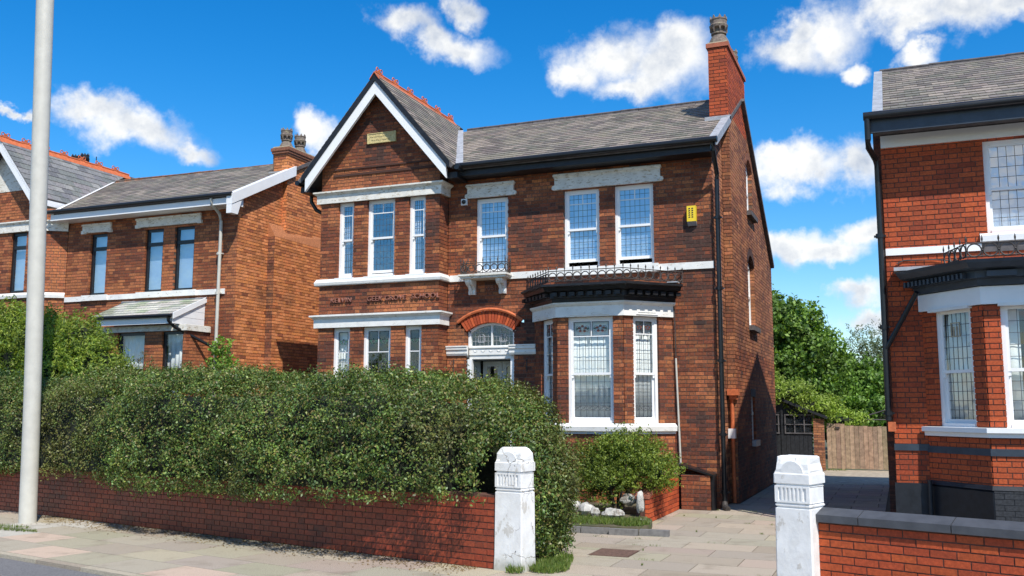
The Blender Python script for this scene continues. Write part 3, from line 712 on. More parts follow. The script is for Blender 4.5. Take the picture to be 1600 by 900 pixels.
bracket_lintel(-7.98, -6.97, 5.975, 6.255); bracket_lintel(-6.10, -4.00, 5.985, 6.295)
# string course across the front
def front_band(a, b, ext=()): MB().box(F0, a, b, 4.285, 4.415, 0, .03).obj('sill_band', 'white', H1)
front_band(-8.37, -3.045)
MB().prism(Fr((0, FY, 0), (1, 0, 0)), [(-6.06, 4.28), (-4.02, 4.28), (-4.06, 4.43), (-6.02, 4.43)], 0, .085).obj('window_sill', 'white', H1)
# door surround
arch = MB(); n = 19; a1 = math.atan2(.515, .695)
me = None
for i in range(n):
    t0, t1 = -a1+2*a1*i/n+.006, -a1+2*a1*(i+1)/n-.006
    P_ = [(acx+r_*math.sin(t), acz+r_*math.cos(t)) for r_, t in ((ri, t1), (ri, t0), (ro-.03, t0), (ro-.03, t1))][::-1]
    MB().prism(F0, P_[::-1] if area(P_) < 0 else P_, -.1, .012, random.choice(P_ORG[i % 3])).obj('brick', 'brick_clean', H1)
am = MB(); seg = 24; pr = [(ro-.03, 0), (ro+.015, 0), (ro+.03, .035), (ro-.0, .06), (ro-.03, .05)]
V = []; Fc = []
for i in range(seg+1):
    t = -a1*1.05+2*a1*1.05*i/seg; V += [F0.p(acx+r_*math.sin(t), acz+r_*math.cos(t), n_) for r_, n_ in pr]
k = len(pr)
for i in range(seg): Fc += [(i*k+j, i*k+(j+1) % k, (i+1)*k+(j+1) % k, (i+1)*k+j) for j in range(k)]
Fc += [tuple(range(k)), tuple(reversed(range(len(V)-k, len(V))))]
curved(am.add(V, Fc).obj('hood_mould', 'terracotta', H1))
# fanlight
fl = MB(); ug = [acx+(-.50+1.0*i/20) for i in range(21)]
top = lambda u, r_=ri-.0: acz+math.sqrt(max(0, r_*r_-(u-acx)**2))
def arcband(r_out, r_in, ulim, zb, n0, n1, mb):
    ts = np.linspace(-math.asin(ulim/r_out), math.asin(ulim/r_out), 17)
    for i in range(16):
        a, b = ts[i], ts[i+1]; P_ = [(acx+r_in*math.sin(a), acz+r_in*math.cos(a)), (acx+r_in*math.sin(b), acz+r_in*math.cos(b)), (acx+r_out*math.sin(b), acz+r_out*math.cos(b)), (acx+r_out*math.sin(a), acz+r_out*math.cos(a))]
        mb.prism(F0, P_, n0, n1)
arcband(ri, ri-.05, .50, 3, -.17, -.09, fl)
fl.box(F0, -7.995, -7.94, 2.96, top(-7.97), -.17, -.09).box(F0, -7.03, -6.975, 2.96, top(-7.0), -.17, -.09).box(F0, -7.94, -7.03, 2.96, 2.985, -.17, -.09).box(F0, -7.50, -7.475, 2.985, 3.405, -.16, -.10)
fan = fl.obj('fanlight', 'white_clean', H1)
for ua, ub in ((-7.94, -7.50), (-7.475, -7.03)):
    us = np.linspace(ua, ub, 8); P_ = [(ua, 2.985), (ub, 2.985)]+[(u, top(u, ri-.05)) for u in us[::-1]]
    MB().prism(F0, P_, -.134, -.130).obj('pane', 'glass', fan)
L_ = MB()
for i in range(1, 10):
    u = -7.94+.091*i; L_.box(F0, u-.0035, u+.0035, 2.985, top(u, ri-.05), -.129, -.125)
for v in (3.08, 3.17, 3.26, 3.34):
    w_ = min(.455, math.sqrt(max(0, (ri-.05)**2-(v-acz)**2))); L_.box(F0, acx-w_, acx+w_, v-.0035, v+.0035, -.128, -.124)
for c_ in (-7.72, -7.25):
    L_.torus(F0, c_, 3.14, -.122, .075, .006, 14, 4, a0=0, a1=math.pi); L_.box(F0, c_-.08, c_+.08, 3.05, 3.062, -.128, -.118); L_.box(F0, c_-.08, c_-.068, 3.05, 3.14, -.128, -.118); L_.box(F0, c_+.068, c_+.08, 3.05, 3.14, -.128, -.118); L_.box(F0, c_-.035, c_-.028, 3.05, 3.2, -.128, -.118); L_.box(F0, c_+.028, c_+.035, 3.05, 3.2, -.128, -.118)
L_.obj('lead_lattice', 'lead', fan)
recess(fan, F0, -8.02, -6.95, 2.97, 3.46, -.252, -.9)
# transom with relief, pilaster caps, vestibule, doors
tr = MB().box(F0, -7.96, -6.98, 2.80, 2.955, -.16, -.05).box(F0, -7.96, -6.98, 2.935, 2.96, -.16, -.03).box(F0, -7.96, -6.98, 2.72, 2.80, -.16, -.07)
for i in range(5):
    u = -7.82+.17*i; tr.torus(F0, u, 2.90, -.05, .035, .010, 8, 5, a0=math.pi, a1=2*math.pi)
tr.obj('door_transom', 'white', H1)
for ua, ub in ((-8.42, -7.955), (-7.06, -6.50)):
    MB().sweep([(ua, FY), (ub, FY)], [(0, 2.79), (.03, 2.79), (.05, 2.83), (.05, 2.89), (.075, 2.91), (.075, 2.955), (.09, 2.96), (.09, 2.985), (0, 2.99)]).obj('pilaster_cap', 'white', H1)
vb = MB(); fV = F0
vb.box(F0, -8.04, -8.0, 0, 2.80, -1.0, -.02).box(F0, -6.97, -6.93, 0, 2.80, -1.0, -.02).box(F0, -8.0, -6.97, 2.72, 2.78, -1.0, -.17).obj('vestibule_lining', 'door_white', H1)
MB().box(F0, -7.99, -7.90, 0, 2.72, -.14, -.04).box(F0, -7.06, -6.98, 0, 2.72, -.14, -.04).obj('door_frame', 'white_clean', H1)
MB().box(F0, -8.0, -6.97, -.02, .15, -1.0, -.05).obj('door_step', 'stone_dark', H1)
for ua, ub in ((-7.92, -7.50), (-7.49, -7.06)):
    D_ = MB().box(F0, ua, ua+.09, .15, 2.70, -.70, -.65).box(F0, ub-.09, ub, .15, 2.70, -.70, -.65).box(F0, ua+.09, ub-.09, 2.60, 2.70, -.70, -.65).box(F0, ua+.09, ub-.09, 2.20, 2.26, -.70, -.65).box(F0, ua+.09, ub-.09, .15, 1.2, -.70, -.65)
    dd = D_.obj('door', 'door_white', H1); MB().box(F0, ua+.09, ub-.09, 1.2, 2.2, -.68, -.676).box(F0, ua+.09, ub-.09, 2.26, 2.60, -.68, -.676).obj('pane', 'glass', dd)
    MB().lathe(F0.p(ub-.04 if ua < -7.6 else ua+.04, 1.15, -.63), [(.012, -.02), (.025, 0), (.012, .02)], 8).obj('door_knob', 'iron', dd)
recess(H1, F0, -8.0, -6.97, .15, 2.72, -.72, -1.5)
MB().box(F0, -7.985, -7.95, .2, 2.7, -.66, -.15).box(F0, -7.95, -7.945, .5, 2.55, -.58, -.22).obj('sidelight', 'glass_refl', H1)
# wall hooks beside the door
for u in (-8.28, -6.70):
    MB().box(F0, u-.008, u+.008, 2.45, 2.72, 0, .012).tube([F0.p(u, 2.66, .01), F0.p(u, 2.68, .10), F0.p(u, 2.60, .15), F0.p(u, 2.58, .10)], .006, 5).tube([F0.p(u, 2.48, .01), F0.p(u, 2.6, .09)], .005, 5).obj('iron_bracket', 'iron', H1)
# balcony
bal = MB().sweep([(-8.02, FY), (-8.02, 16.76), (-7.02, 16.76), (-7.02, FY)], [(-.33, 4.29), (-.04, 4.29), (-.02, 4.30), (.0, 4.335), (.02, 4.345), (.02, 4.38), (-.33, 4.39)]).obj('balcony', 'white_worn', H1)
MB().box(F0, -8.0, -7.04, 4.30, 4.386, 0, .3).obj('balcony_slab', 'white_worn', bal)
for u in (-7.93, -7.27):
    S = MB(); prof = [(0, 4.0), (.06, 4.0), (.075, 4.05), (.055, 4.10), (.10, 4.15), (.19, 4.19), (.235, 4.24), (.24, 4.29), (0, 4.29)]
    f = Fr((u, FY, 0), (0, -1, 0)); S.prism(f, prof, -.14, 0); S.prism(f, [(a*1.06, b) for a, b in prof[1:-1]], -.095, -.045); S.obj('bracket', 'white', bal)
railing(H1, [(-8.0, 17.05), (-8.0, 16.78), (-7.04, 16.78), (-7.04, 17.05)], 4.39, 4.60, 4.72, .16, .07)

# canted bay (right)
c0, c1, c2, c3 = (-6.54, FY), (-5.81, 16.33), (-4.55, 16.33), (-3.82, FY)
def cfr(a, b): return Fr((*a, 0), (b[0]-a[0], b[1]-a[1], 0))
fl_, ff_, fr_ = cfr(c0, c1), cfr(c1, c2), cfr(c2, c3); Lc = math.dist(c2, c3)
wf = (.20, 1.06, 1.49, 3.41); wr = (.20, .73, 1.49, 3.41); wl = (Lc-.73, Lc-.20, 1.49, 3.41)
cfb = cf_soot_shade(12., bias=-.02)
for nm, f, L, w_ in (('bay_left_wall', fl_, Lc, wl), ('bay_front_wall', ff_, 1.26, wf), ('bay_right_wall', fr_, Lc, wr)):
    brickwork(pc, H1, nm, f, 0, L, 0, 3.5, cf_soot_shade(12.+L, bias=.08), [w_], thick=.2, depth=.075, bond='flem')
sash_window(H1, ff_, *wf, nc=6, up=3, lo=6, top=.29, split=.46, gm='glass', back='curtain', stained=True, inset=.06)
sash_window(H1, fr_, *wr, nc=4, up=4, lo=6, top=.25, split=.46, gm='glass', back='curtain', stained=True, inset=.06)
sash_window(H1, fl_, *wl, nc=4, up=4, lo=6, top=.25, split=.46, gm='glass', back='curtain', stained=True, inset=.06)
bpt = [c0, c1, c2, c3]
band(bpt, [(0, 3.41), (.045, 3.41), (.045, 3.60), (.07, 3.62), (.10, 3.65), (.10, 3.675), (0, 3.68)], 'lintel_band')
for f, w_ in ((ff_, wf), (fr_, wr), (fl_, wl)): MB().box(f, w_[0]+.04, w_[1]-.04, 3.435, 3.447, .03, .06).box(f, w_[0]+.08, w_[1]-.08, 3.475, 3.487, .03, .056).obj('lintel_moulding', 'white', H1)
band(bpt, [(0, 1.30), (.03, 1.30), (.03, 1.345), (.075, 1.35), (.085, 1.43), (.02, 1.485), (-.16, 1.495), (-.16, 1.3)], 'sill_band')
# cornice: black, with dentils and lead top
band([(-6.44, FY), c1, c2, (-3.84, FY)], [(0, 3.68), (.12, 3.68), (.13, 3.74), (.17, 3.75), (.17, 3.85), (.30, 3.87), (.33, 3.93), (.38, 3.945), (.38, 3.985), (.0, 4.03)], 'cornice', 'black')
DM = MB().box(LOC, -.05, .05, 0, .07, -.0, .09).obj('dentil', 'black', data_only=True)
for f, L, k in ((fl_, Lc, 7), (ff_, 1.26, 8), (fr_, Lc, 7)):
    for i in range(k): inst('dentil', DM, f.mat(-.05+(L+.1)*(i+.5)/k, 3.775, .17), H1)
MB().prism(LOC, [c0, (-5.95, 16.4), (-4.41, 16.4), c3], 3.9, 4.035).obj('bay_roof', 'lead', H1)
rp = [(-6.66, 17.03), (-5.88, 16.06), (-4.47, 16.06), (-3.62, 17.03)]
railing(H1, rp, 4.03, 4.235, 4.325, .165, .072)
# main roof
EVY, EVZ, RDY, RDZ = 16.56, 6.54, 19.8, 8.29
sl_ = (RDZ-EVZ)/(RDY-EVY); Ls = math.hypot(RDZ-EVZ, RDY-EVY)
fro = Fr((0, EVY, EVZ), (1, 0, 0), (0, 1, sl_))
vx = lambda v: GC+(8.66-(EVZ+v/Ls*(RDZ-EVZ)))/GS
vb0, vb1 = vx(0), vx(Ls)
vcl = (-1, -(vb0-vb1)/Ls, -vb0)
roof = MB().prism(fro, clip([(-11, 0), (-2.86, 0), (-2.86, Ls), (-11, Ls)], vcl), -.08, -.006).obj('roof', 'slate' if False else 'stone_dark', H1)
slates(pc, roof, fro, -9.6, -2.88, 0, Ls, .24, .175, clips=[vcl], holes=[(-3.30, -2.8, 1.78, 4.0)])
frr = Fr((0, RDY, RDZ), (1, 0, 0), (0, 4.1, -2.9)); frr = Fr((0, 24.1, RDZ-3.0), (-1, 0, 0), (0, -4.3, 3.0))
MB().prism(frr, [(2.80, 0), (11.3, 0), (11.3, 5.24), (2.80, 5.24)], -.08, .012).obj('rear_roof', 'stone_dark', H1)
ridge(H1, (-9.3, RDY, RDZ+.03), (-3.28, RDY, RDZ+.03), 0, 'stone_dark', .42)
# gable roof over the left bay
GY0, GY1 = 16.38, 20.55
Lg = math.hypot(1, GS); gw = 1.83
fgr = Fr((GC+gw, GY0, 8.66-gw*GS), (0, 1, 0), (-1, 0, GS)); Lv = gw*Lg
zt = lambda v: 8.66-gw*GS+v/Lg*GS
yv = lambda v: EVY+(zt(v)-EVZ)/sl_-GY0
gcl2 = (1, -(yv(Lv)-yv(0))/Lv, yv(0))
gro = MB().prism(fgr, clip([(0, 0), (4.6, 0), (4.6, Lv), (0, Lv)], gcl2), -.08, -.006).obj('gable_roof', 'stone_dark', H1)
slates(pc, gro, fgr, 0.0, 4.6, 0, Lv, .30, .125, clips=[gcl2], seed=4.)
fgl = Fr((GC-gw, GY1, 8.66-gw*GS), (0, -1, 0), (1, 0, GS)); gl2 = MB().prism(fgl, [(0, 0), (GY1-GY0, 0), (GY1-GY0, Lv), (0, Lv)], -.08, -.006).obj('gable_roof', 'stone_dark', H1)
slates(pc, gl2, fgl, 0.0, GY1-GY0, 0, Lv, .30, .125, seed=5., single=False)
ridge(H1, (GC, GY0, 8.67), (GC, 20.35, 8.67), 1, 'terracotta', .34, alt=2)
# valley flashing
va = Vector((vb0, EVY, EVZ+.02)); vbb = Vector((vb1, RDY, RDZ+.02)); dirv = vbb-va
sd = Vector((1, 0, 0))
MB().add([va+sd*-.05+Vector((0, 0, .03)), va+sd*.14+Vector((0, 0, .02)), vbb+sd*.10+Vector((0, 0, .03)), vbb-sd*.05+Vector((0, 0, .04)), va+sd*-.05, va+sd*.14, vbb+sd*.10, vbb-sd*.05], [(0, 1, 2, 3), (0, 4, 5, 1), (1, 5, 6, 2), (4, 7, 6, 5)]).obj('valley_flashing', 'lead', H1)
# bargeboards
fv = wall_fr(0, 16.42, 1, 0)
def barge(zo, zi, n0, n1, tipo, name, mt):
    for s in (-1, 1):
        P_ = [(GC, zo), (GC, zi), (GC+s*tipo, zi-GS*tipo), (GC+s*tipo, zo-GS*tipo)]
        if s > 0: P_ = P_[::1]
        else: P_ = P_[::-1]
        MB().prism(fv, P_, n0, n1).obj(name, mt, H1)
barge(8.645, 8.50, -.02, .06, 1.74, 'black_verge_board', 'black')
barge(8.50, 8.22, -.03, .03, 1.66, 'bargeboard', 'white_clean')
for s in (-1, 1):   # soffit under verge
    P_ = [(GC, 8.50), (GC, 8.46), (GC+s*1.62, 8.46-GS*1.62), (GC+s*1.62, 8.50-GS*1.62)]
    MB().prism(fv, P_ if s > 0 else P_[::-1], -.26, -.03).obj('verge_soffit', 'black_smooth', H1)
# eaves of the gable: gutter + box
for s in (-1, 1):
    x = GC+s*(gw+.02); MB().box(LOC, min(x, x-s*.22), max(x, x-s*.22), 16.52, 17.0, 6.30, 6.42).obj('eaves_box', 'black', H1)
    curved(MB().tube([(x+s*.03, 16.42, 6.50), (x+s*.03, 17.05 if s > 0 else 20., 6.50)], .06, 10).obj('gutter', 'black_smooth', H1))
# gutter outlet at the far left
curved(MB().tube([(-11.72, 16.98, 6.44), (-11.72, 17.0, 6.2), (-11.62, 17.05, 6.02), (-11.40, 17.08, 5.9), (-11.33, 17.1, 5.75), (-11.33, 17.1, 1.0)], .042, 10).obj('downpipe', 'black_smooth', H1))
# eaves front
MB().box(F0, -8.0, -2.98, 6.36, 6.49, .0, .40).box(F0, -8.0, -2.98, 6.49, 6.52, .0, .47).obj('fascia', 'black', H1)
curved(MB().tube([(-8.02, 16.55, 6.545), (-2.84, 16.55, 6.545)], .055, 10).obj('gutter', 'black_smooth', H1))
# verge lead + parapet flashing, right end
fvr = Fr((-2.86, EVY, EVZ), (0, 1, 0)); lv = 1.62
MB().prism(fvr, [(0, -.10), (lv, -.10+sl_*lv), (lv, .05+sl_*lv), (0, .05)], -.02, .02).obj('verge_flashing', 'lead', H1)
MB().add([(-2.84, EVY, EVZ+.05), (-2.84, EVY+lv, EVZ+.05+sl_*lv), (-3.0, EVY+lv, EVZ+.04+sl_*lv), (-3.0, EVY, EVZ+.04), (-2.84, EVY, EVZ+.02), (-3.0, EVY, EVZ+.02)], [(0, 1, 2, 3), (0, 3, 5, 4)]).obj('verge_flashing', 'lead', H1)
MB().box(LOC, -3.33, -2.84, 18.05, 18.17, EVZ+sl_*1.5, EVZ+sl_*1.5+.08).obj('chimney_flashing', 'lead', H1)
# right side walls, buttress and chimney
FS1 = wall_fr(-3.04, FY, 0, 1)
vcf = cf_drift(P_SIDE, 2.)
brickwork(pc, H1, 'side_wall', FS1, 0, 1.09, 0, 7.4, vcf, clips=[(-sl_, 1, EVZ-.10+sl_*(FY-EVY))], bond='eng', mortar='mortar_pale')
FBt = wall_fr(0, 18.16, 1, 0)
brickwork(pc, H1, 'buttress', FBt, -3.04, -2.88, 0, 7.40, cf_soot_shade(4., P_SIDE, .1), mortar='mortar', bond='eng')
FS2 = wall_fr(-2.88, 18.16, 0, 1)
def arch_holes(u0, u1, v0, vs, rise):
    hs = [(u0, u1, v0, vs)]; r_ = (((u1-u0)/2)**2+rise**2)/(2*rise); cz = vs+rise-r_; cu = (u0+u1)/2; zz = vs
    while zz < vs+rise+.12:
        zn = (math.floor(zz/BH+1e-6)+1)*BH; dz = (zz+zn)/2-cz
        if dz < r_+.16: w_ = min(math.sqrt(max(0, (r_+.16)**2-dz*dz)), (u1-u0)/2+.07+(zz-vs)*.4); hs.append((cu-w_, cu+w_, zz-1e-4, zn))
        zz = zn
    return hs, (cu, cz, r_)
SWN = [(2.10, 2.95, 5.95, 6.95, .22), (1.95, 2.85, 3.48, 4.80, .22)]
allh = []; rings = []
for a in SWN: h_, r_ = arch_holes(*a); allh += h_; rings.append((a, r_))
small = (1.90, 2.42, 1.10, 2.0); allh.append(small)
def cf_side2(u, v):
    if v > 7.55 and u < 2.3: return pick(P_RED, [5, 4, 1, .2])
    return cf_soot_shade(6., P_SIDE if v > 2.9 else P_MAIN, .05+.25*(v < 1.2))(u, v)
brickwork(pc, H1, 'side_wall', FS2, 0, 2.24, 0, 8.86, cf_side2, allh, bond='eng', mortar='mortar_pale', bholes=[])
brickwork(pc, H1, 'side_wall', FS2, 2.24, 5.95, 0, 8.3, cf_side2, allh, clips=[(3.0/4.3, 1, RDZ-.06+(3.0/4.3)*(RDY-18.16))], bond='eng', mortar='mortar_pale')
for (a, (cu, cz, r_)) in rings:
    aa = math.asin((a[1]-a[0])/2/r_)
    for i in range(9):
        t0, t1 = -aa+2*aa*i/9+.008, -aa+2*aa*(i+1)/9-.008
        P_ = [(cu+q*math.sin(t), cz+q*math.cos(t)) for q, t in ((r_, t0), (r_, t1), (r_+.15, t1), (r_+.15, t0))]
        MB().prism(FS2, P_, -.1, .006, random.choice(P_MAIN[6] if a[2] < 5 else P_SIDE[2])).obj('brick', 'brick', H1)
    wn = MB().box(FS2, a[0], a[0]+.06, a[2], a[3], -.16, -.09).box(FS2, a[1]-.06, a[1], a[2], a[3], -.16, -.09).box(FS2, a[0]+.06, a[1]-.06, a[2], a[2]+.06, -.16, -.09).box(FS2, a[0]+.06, a[1]-.06, (a[2]+a[3])/2-.03, (a[2]+a[3])/2+.03, -.16, -.09).box(FS2, a[0]+.06, a[1]-.06, a[3]-.02, a[3]+.16, -.16, -.09).obj('window', 'white_clean', H1)
    MB().box(FS2, a[0]+.06, a[1]-.06, a[2]+.06, a[3]-.02, -.13, -.126).obj('pane', 'glass_refl', wn); recess(wn, FS2, a[0]-.02, a[1]+.02, a[2]-.02, a[3]+.25, -.252, -.9)
    MB().box(FS2, a[0]-.08, a[1]+.08, a[2]-.10, a[2]-.0, -.1, .10).obj('window_sill', 'stone_dark', H1)
wn = MB().box(FS2, small[0], small[0]+.05, *small[2:], -.12, -.05).box(FS2, small[1]-.05, small[1], *small[2:], -.12, -.05).box(FS2, small[0]+.05, small[1]-.05, 1.62, 1.68, -.12, -.03).obj('window', 'white_clean', H1)
MB().box(FS2, small[0]+.05, small[1]-.05, small[2], small[3], -.09, -.086).obj('pane', 'glass', wn); recess(wn, FS2, small[0]-.02, small[1]+.02, small[2]-.02, small[3]+.02, -.252, -.8)
MB().box(FS2, small[0]-.05, small[1]+.05, .98, 1.10, -.05, .08).obj('window_sill', 'lead', H1); MB().box(FS2, small[0]-.05, small[1]+.05, 2.0, 2.16, -.1, .012).obj('window_lintel', 'stone_dark', H1)
# stack
CX0, CX1, CY0, CY1 = -3.26, -2.88, 18.16, 20.40
brickwork(pc, H1, 'chimney', wall_fr(0, CY0, 1, 0), CX0, CX1, 7.41, 8.86, lambda u, v: pick(P_RED, [5, 4, 1, .3]), mt='brick_clean', mortar='mortar_dark', thick=.1)
MB().box(LOC, CX0, CX1-.26, CY0+.11, CY1, 7.3, 8.86).obj('chimney_core', flat('stack_red', (.30, .06, .03), .85), H1)
capm = MB().box(LOC, CX0-.03, CX1+.03, CY0-.03, CY1+.03, 8.87, 8.955); ch = capm.obj('chimney_cap', flat('cap_clay', (.36, .11, .06), .85, .2, 6.), H1)
MB().prism(Fr((0, 0, 0), (1, 0, 0), (0, 1, 0)), [(CX0+.0, CY0), (CX1, CY0), (CX1, CY1), (CX0, CY1)], 8.956, 8.985).obj('chimney_flaunching', 'cement', H1)
pm = pot_mesh(1.02).obj('chimney_pot', 'clay_pot', data_only=True)
for p_ in pm.polygons: p_.use_smooth = False
for y, k_ in ((18.40, 1.12), (19.95, .85)): inst('chimney_pot', pm, Matrix.Translation((-3.07, y, 8.98)) @ Matrix.Rotation(y, 4, 'Z') @ Matrix.Scale(k_, 4), H1)
pc.done(300)
# downpipes
def pipe(house, pts, r, mt='black_smooth', collars=(), name='downpipe'):
    o = curved(MB().tube(pts, r, 10).obj(name, mt, house))
    for z in collars: p = Vector(pts[-1]); MB().lathe((p.x, p.y, z), [(r*1.35, -.03), (r*1.35, .03)], 10).box(LOC, p.x-.08, p.x+.08, p.y-.0, p.y+.06, z-.012, z+.012).obj('pipe_collar', mt, o)
    return o
pipe(H1, [(-2.93, 16.60, 6.49), (-2.93, 16.62, 6.36), (-2.93, 16.80, 6.18), (-2.93, 16.96, 6.0), (-2.94, 16.98, 5.9), (-2.945, 16.98, 1.6), (-2.945, 16.98, .10)], .042, collars=(5.2, 3.9, 2.6, 1.3, .3))
MB().tube([(-2.945, 16.97, .12), (-2.93, 16.90, .05), (-2.86, 16.80, .03)], [.05, .055, .05], 10).obj('drain_shoe', 'iron', H1)
MB().box(LOC, -3.02, -2.82, 17.95, 18.15, 2.0, 2.12).box(LOC, -2.99, -2.85, 18.0, 18.155, 1.92, 2.0).obj('terracotta_hopper', 'terracotta', H1)
curved(MB().tube([(-2.95, 18.07, 1.95), (-2.95, 18.07, .02)], .035, 8).obj('waste_pipe', 'brick_pipe' if 'brick_pipe' in M else 'terracotta', H1))
MB().box(LOC, -3.03, -2.90, 18.02, 18.15, 1.20, 1.38).obj('meter_box', 'upvc', H1)
curved(MB().tube([(-3.80, 17.02, 3.95), (-3.78, 17.02, 3.4), (-3.77, 17.03, 2.7)], .010, 6).obj('cable', 'iron', H1)); curved(MB().tube([(-3.77, 17.03, 2.66), (-3.72, 17.03, .75)], .018, 8).obj('waste_pipe', 'lamp_grey', H1))
MB().box(F0, -3.85, -3.66, 4.02, 4.04, .1, .3).obj('lead_tray', 'lead', H1)
# fuel bunker with sloping lid
bk = thing('coal_bunker', (-3.4, 16.8, 0), 'low dark brick bunker with a sloping black lid against the villa wall', 'coal bunker'); pb = Pieces()
brickwork(pb, bk, 'bunker_wall', wall_fr(0, 16.72, 1, 0), -3.66, -3.14, 0, .60, cf_soot_shade(4., bias=.25), thick=.1, depth=.05)
brickwork(pb, bk, 'bunker_wall', wall_fr(-3.14, 16.72, 0, 1), 0, .345, 0, .60, cf_soot_shade(4., bias=.5), thick=.1, depth=.05); pb.done(60)
MB().prism(Fr((0, 17.06, 0), (1, 0, 0)), [(-3.72, .76), (-3.08, .58), (-3.08, .615), (-3.72, .795)], 0, .36).obj('lid', 'black_smooth', bk)
MB().box(LOC, -3.13, -3.09, 16.75, 17.05, 0, .58).obj('hatch', 'black_smooth', bk)
# alarm box, security light
ab = thing('alarm_box', (-3.42, 17.05, 5.25), 'yellow burglar alarm box high on the villa wall near the downpipe', 'alarm box')
MB().prism(Fr((0, FY-.004, 0), (1, 0, 0)), [(-3.50, 5.16), (-3.335, 5.16), (-3.335, 5.45), (-3.50, 5.45)], 0, .10).obj('case', 'yellow', ab)
MB().add([F0.p(-3.50, 5.16, .10), F0.p(-3.335, 5.16, .10), F0.p(-3.335, 5.09, .03), F0.p(-3.50, 5.09, .03), F0.p(-3.50, 5.16, .004), F0.p(-3.335, 5.16, .004), F0.p(-3.335, 5.09, .004), F0.p(-3.50, 5.09, .004)], [(0, 3, 2, 1), (1, 2, 6, 5), (0, 4, 7, 3), (3, 7, 6, 2)]).obj('strobe_lens', flat('lens_grey', (.25, .25, .27), .3), ab)
q = MB()
for i in range(5):
    for j in range(2): uu = -3.47+j*.055; q.prism(F0, [(uu, 5.225+i*.04), (uu+.034, 5.23+i*.04), (uu+.03, 5.252+i*.04), (uu+.004, 5.25+i*.04)], .104, .1065)
q.obj('printed_symbols', 'black_smooth', ab)
sl2 = thing('security_light', (-8.05, 17.05, 5.9), 'small white lamp with dark lens under the lintel by the gable', 'light')
MB().box(F0, -8.12, -7.99, 5.845, 5.975, .002, .05).obj('case', 'upvc', sl2); curved(MB().lathe((0, 0, 0), [(.045, 0), (.04, .03), (.015, .045)], 14).obj('lens', 'black_smooth', sl2)).matrix_basis = Matrix.Translation(F0.p(-8.055, 5.91, .05)) @ Matrix.Rotation(R(90), 4, 'X')

# ================================================================== LEFT HOUSE
H2 = thing('brick_house', (-16, 17, 0), 'neighbouring brick house at left with black windows and slate canopy', 'house')
pc = Pieces(); LY = 17.0; G0 = wall_fr(0, LY, 1, 0)
lw = [(-18.06, -17.53, 4.42, 5.92), (-16.35, -15.81, 4.42, 5.92), (-15.465, -14.89, 4.42, 5.92)]
brickwork(pc, H2, 'front_wall', G0, -18.8, -13.67, 0, 6.35, cf_soot_shade(31., bias=-.12), lw, bholes=[(-16.9, -14.75, 0, 3.5)], bond='flem')
for i, a in enumerate(lw): casement(H2, G0, *a)
for ua, ub, va in ((-18.30, -17.40, 5.95), (-16.60, -14.70, 5.97)):
    MB().box(G0, ua, ub, va, va+.22, 0, .05).box(G0, ua-.01, ub+.01, va+.17, va+.21, .05, .08).box(G0, ua-.02, ua+.08, va-.02, va+.06, 0, .07).box(G0, ub-.08, ub+.03, va-.02, va+.06, 0, .07).obj('window_lintel', 'white_worn', H2)
MB().box(G0, -18.78, -13.96, 4.285, 4.405, 0, .03).box(G0, -16.5, -14.75, 4.285, 4.42, .03, .07).box(G0, -18.2, -17.4, 4.285, 4.42, .03, .07).obj('sill_band', 'white', H2)
# bay block far left, with canted return
k0, k1, k2, k3 = (-22.3, 17.0), (-21.7, 16.6), (-19.38, 16.6), (-18.80, 17.0)
kf, kr = cfr(k1, k2), cfr(k2, k3)
bw = [(21.7-20.26, 21.7-19.73, 4.53, 6.02), (.40, .95, 4.53, 6.02)]
gg, gz2, gs2 = -20.52, 8.42, 1.2
kcl = [(gs2, 1, gz2-.15+gs2*(gg+21.7)), (-gs2, 1, gz2-.15-gs2*(gg+21.7))]
brickwork(pc, H2, 'bay_front_wall', kf, 0, 2.32, 0, 7.3, cf_soot_shade(22., bias=-.05), bw, kcl, bond='flem')
MB().prism(wall_fr(0, 16.62, 1, 0), [(-21.5, 7.1), (-19.6, 7.1), (-20.52, 8.3)], -.05, .03).obj('gable_render', 'white_worn', H2)
brickwork(pc, H2, 'bay_side_wall', kr, 0, math.dist(k2, k3), 0, 6.6, cf_soot_shade(23., bias=-.2), bond='flem')
for a in bw: casement(H2, kf, *a)
kp = [k1, k2, k3]
band(kp, [(0, 6.04), (.05, 6.04), (.05, 6.22), (.10, 6.27), (.10, 6.30), (0, 6.31)], 'lintel_band', 'white_worn', H2)
band(kp, [(0, 4.39), (.05, 4.39), (.06, 4.46), (.02, 4.52), (0, 4.52)], 'sill_band', 'white', H2)
# roofs
e2y, e2z, r2y, r2z = 16.55, 6.44, 19.6, 7.96; s2 = (r2z-e2z)/(r2y-e2y); L2 = math.hypot(r2z-e2z, r2y-e2y)
f2 = Fr((0, e2y, e2z), (1, 0, 0), (0, 1, s2))
vx2 = lambda v: gg+(gz2+.03-(e2z+v/L2*(r2z-e2z)))/gs2
cl2 = (-1, -(vx2(0)-vx2(L2))/L2, -vx2(0))
ro2 = MB().prism(f2, clip([(-21, 0), (-13.50, 0), (-13.50, L2), (-21, L2)], cl2), -.08, -.006).obj('roof', 'stone_dark', H2)
slates(pc, ro2, f2, -20.5, -13.5, 0, L2, .26, .20, clips=[cl2], holes=[(-14.25, -13.4, 2.5, 4)], seed=7., single=False)
MB().prism(Fr((0, 22.9, 6.2), (-1, 0, 0), (0, -3.3, 1.76)), [(13.5, 0), (22, 0), (22, 3.74), (13.5, 3.74)], -.08, 0).obj('rear_roof', 'stone_dark', H2)
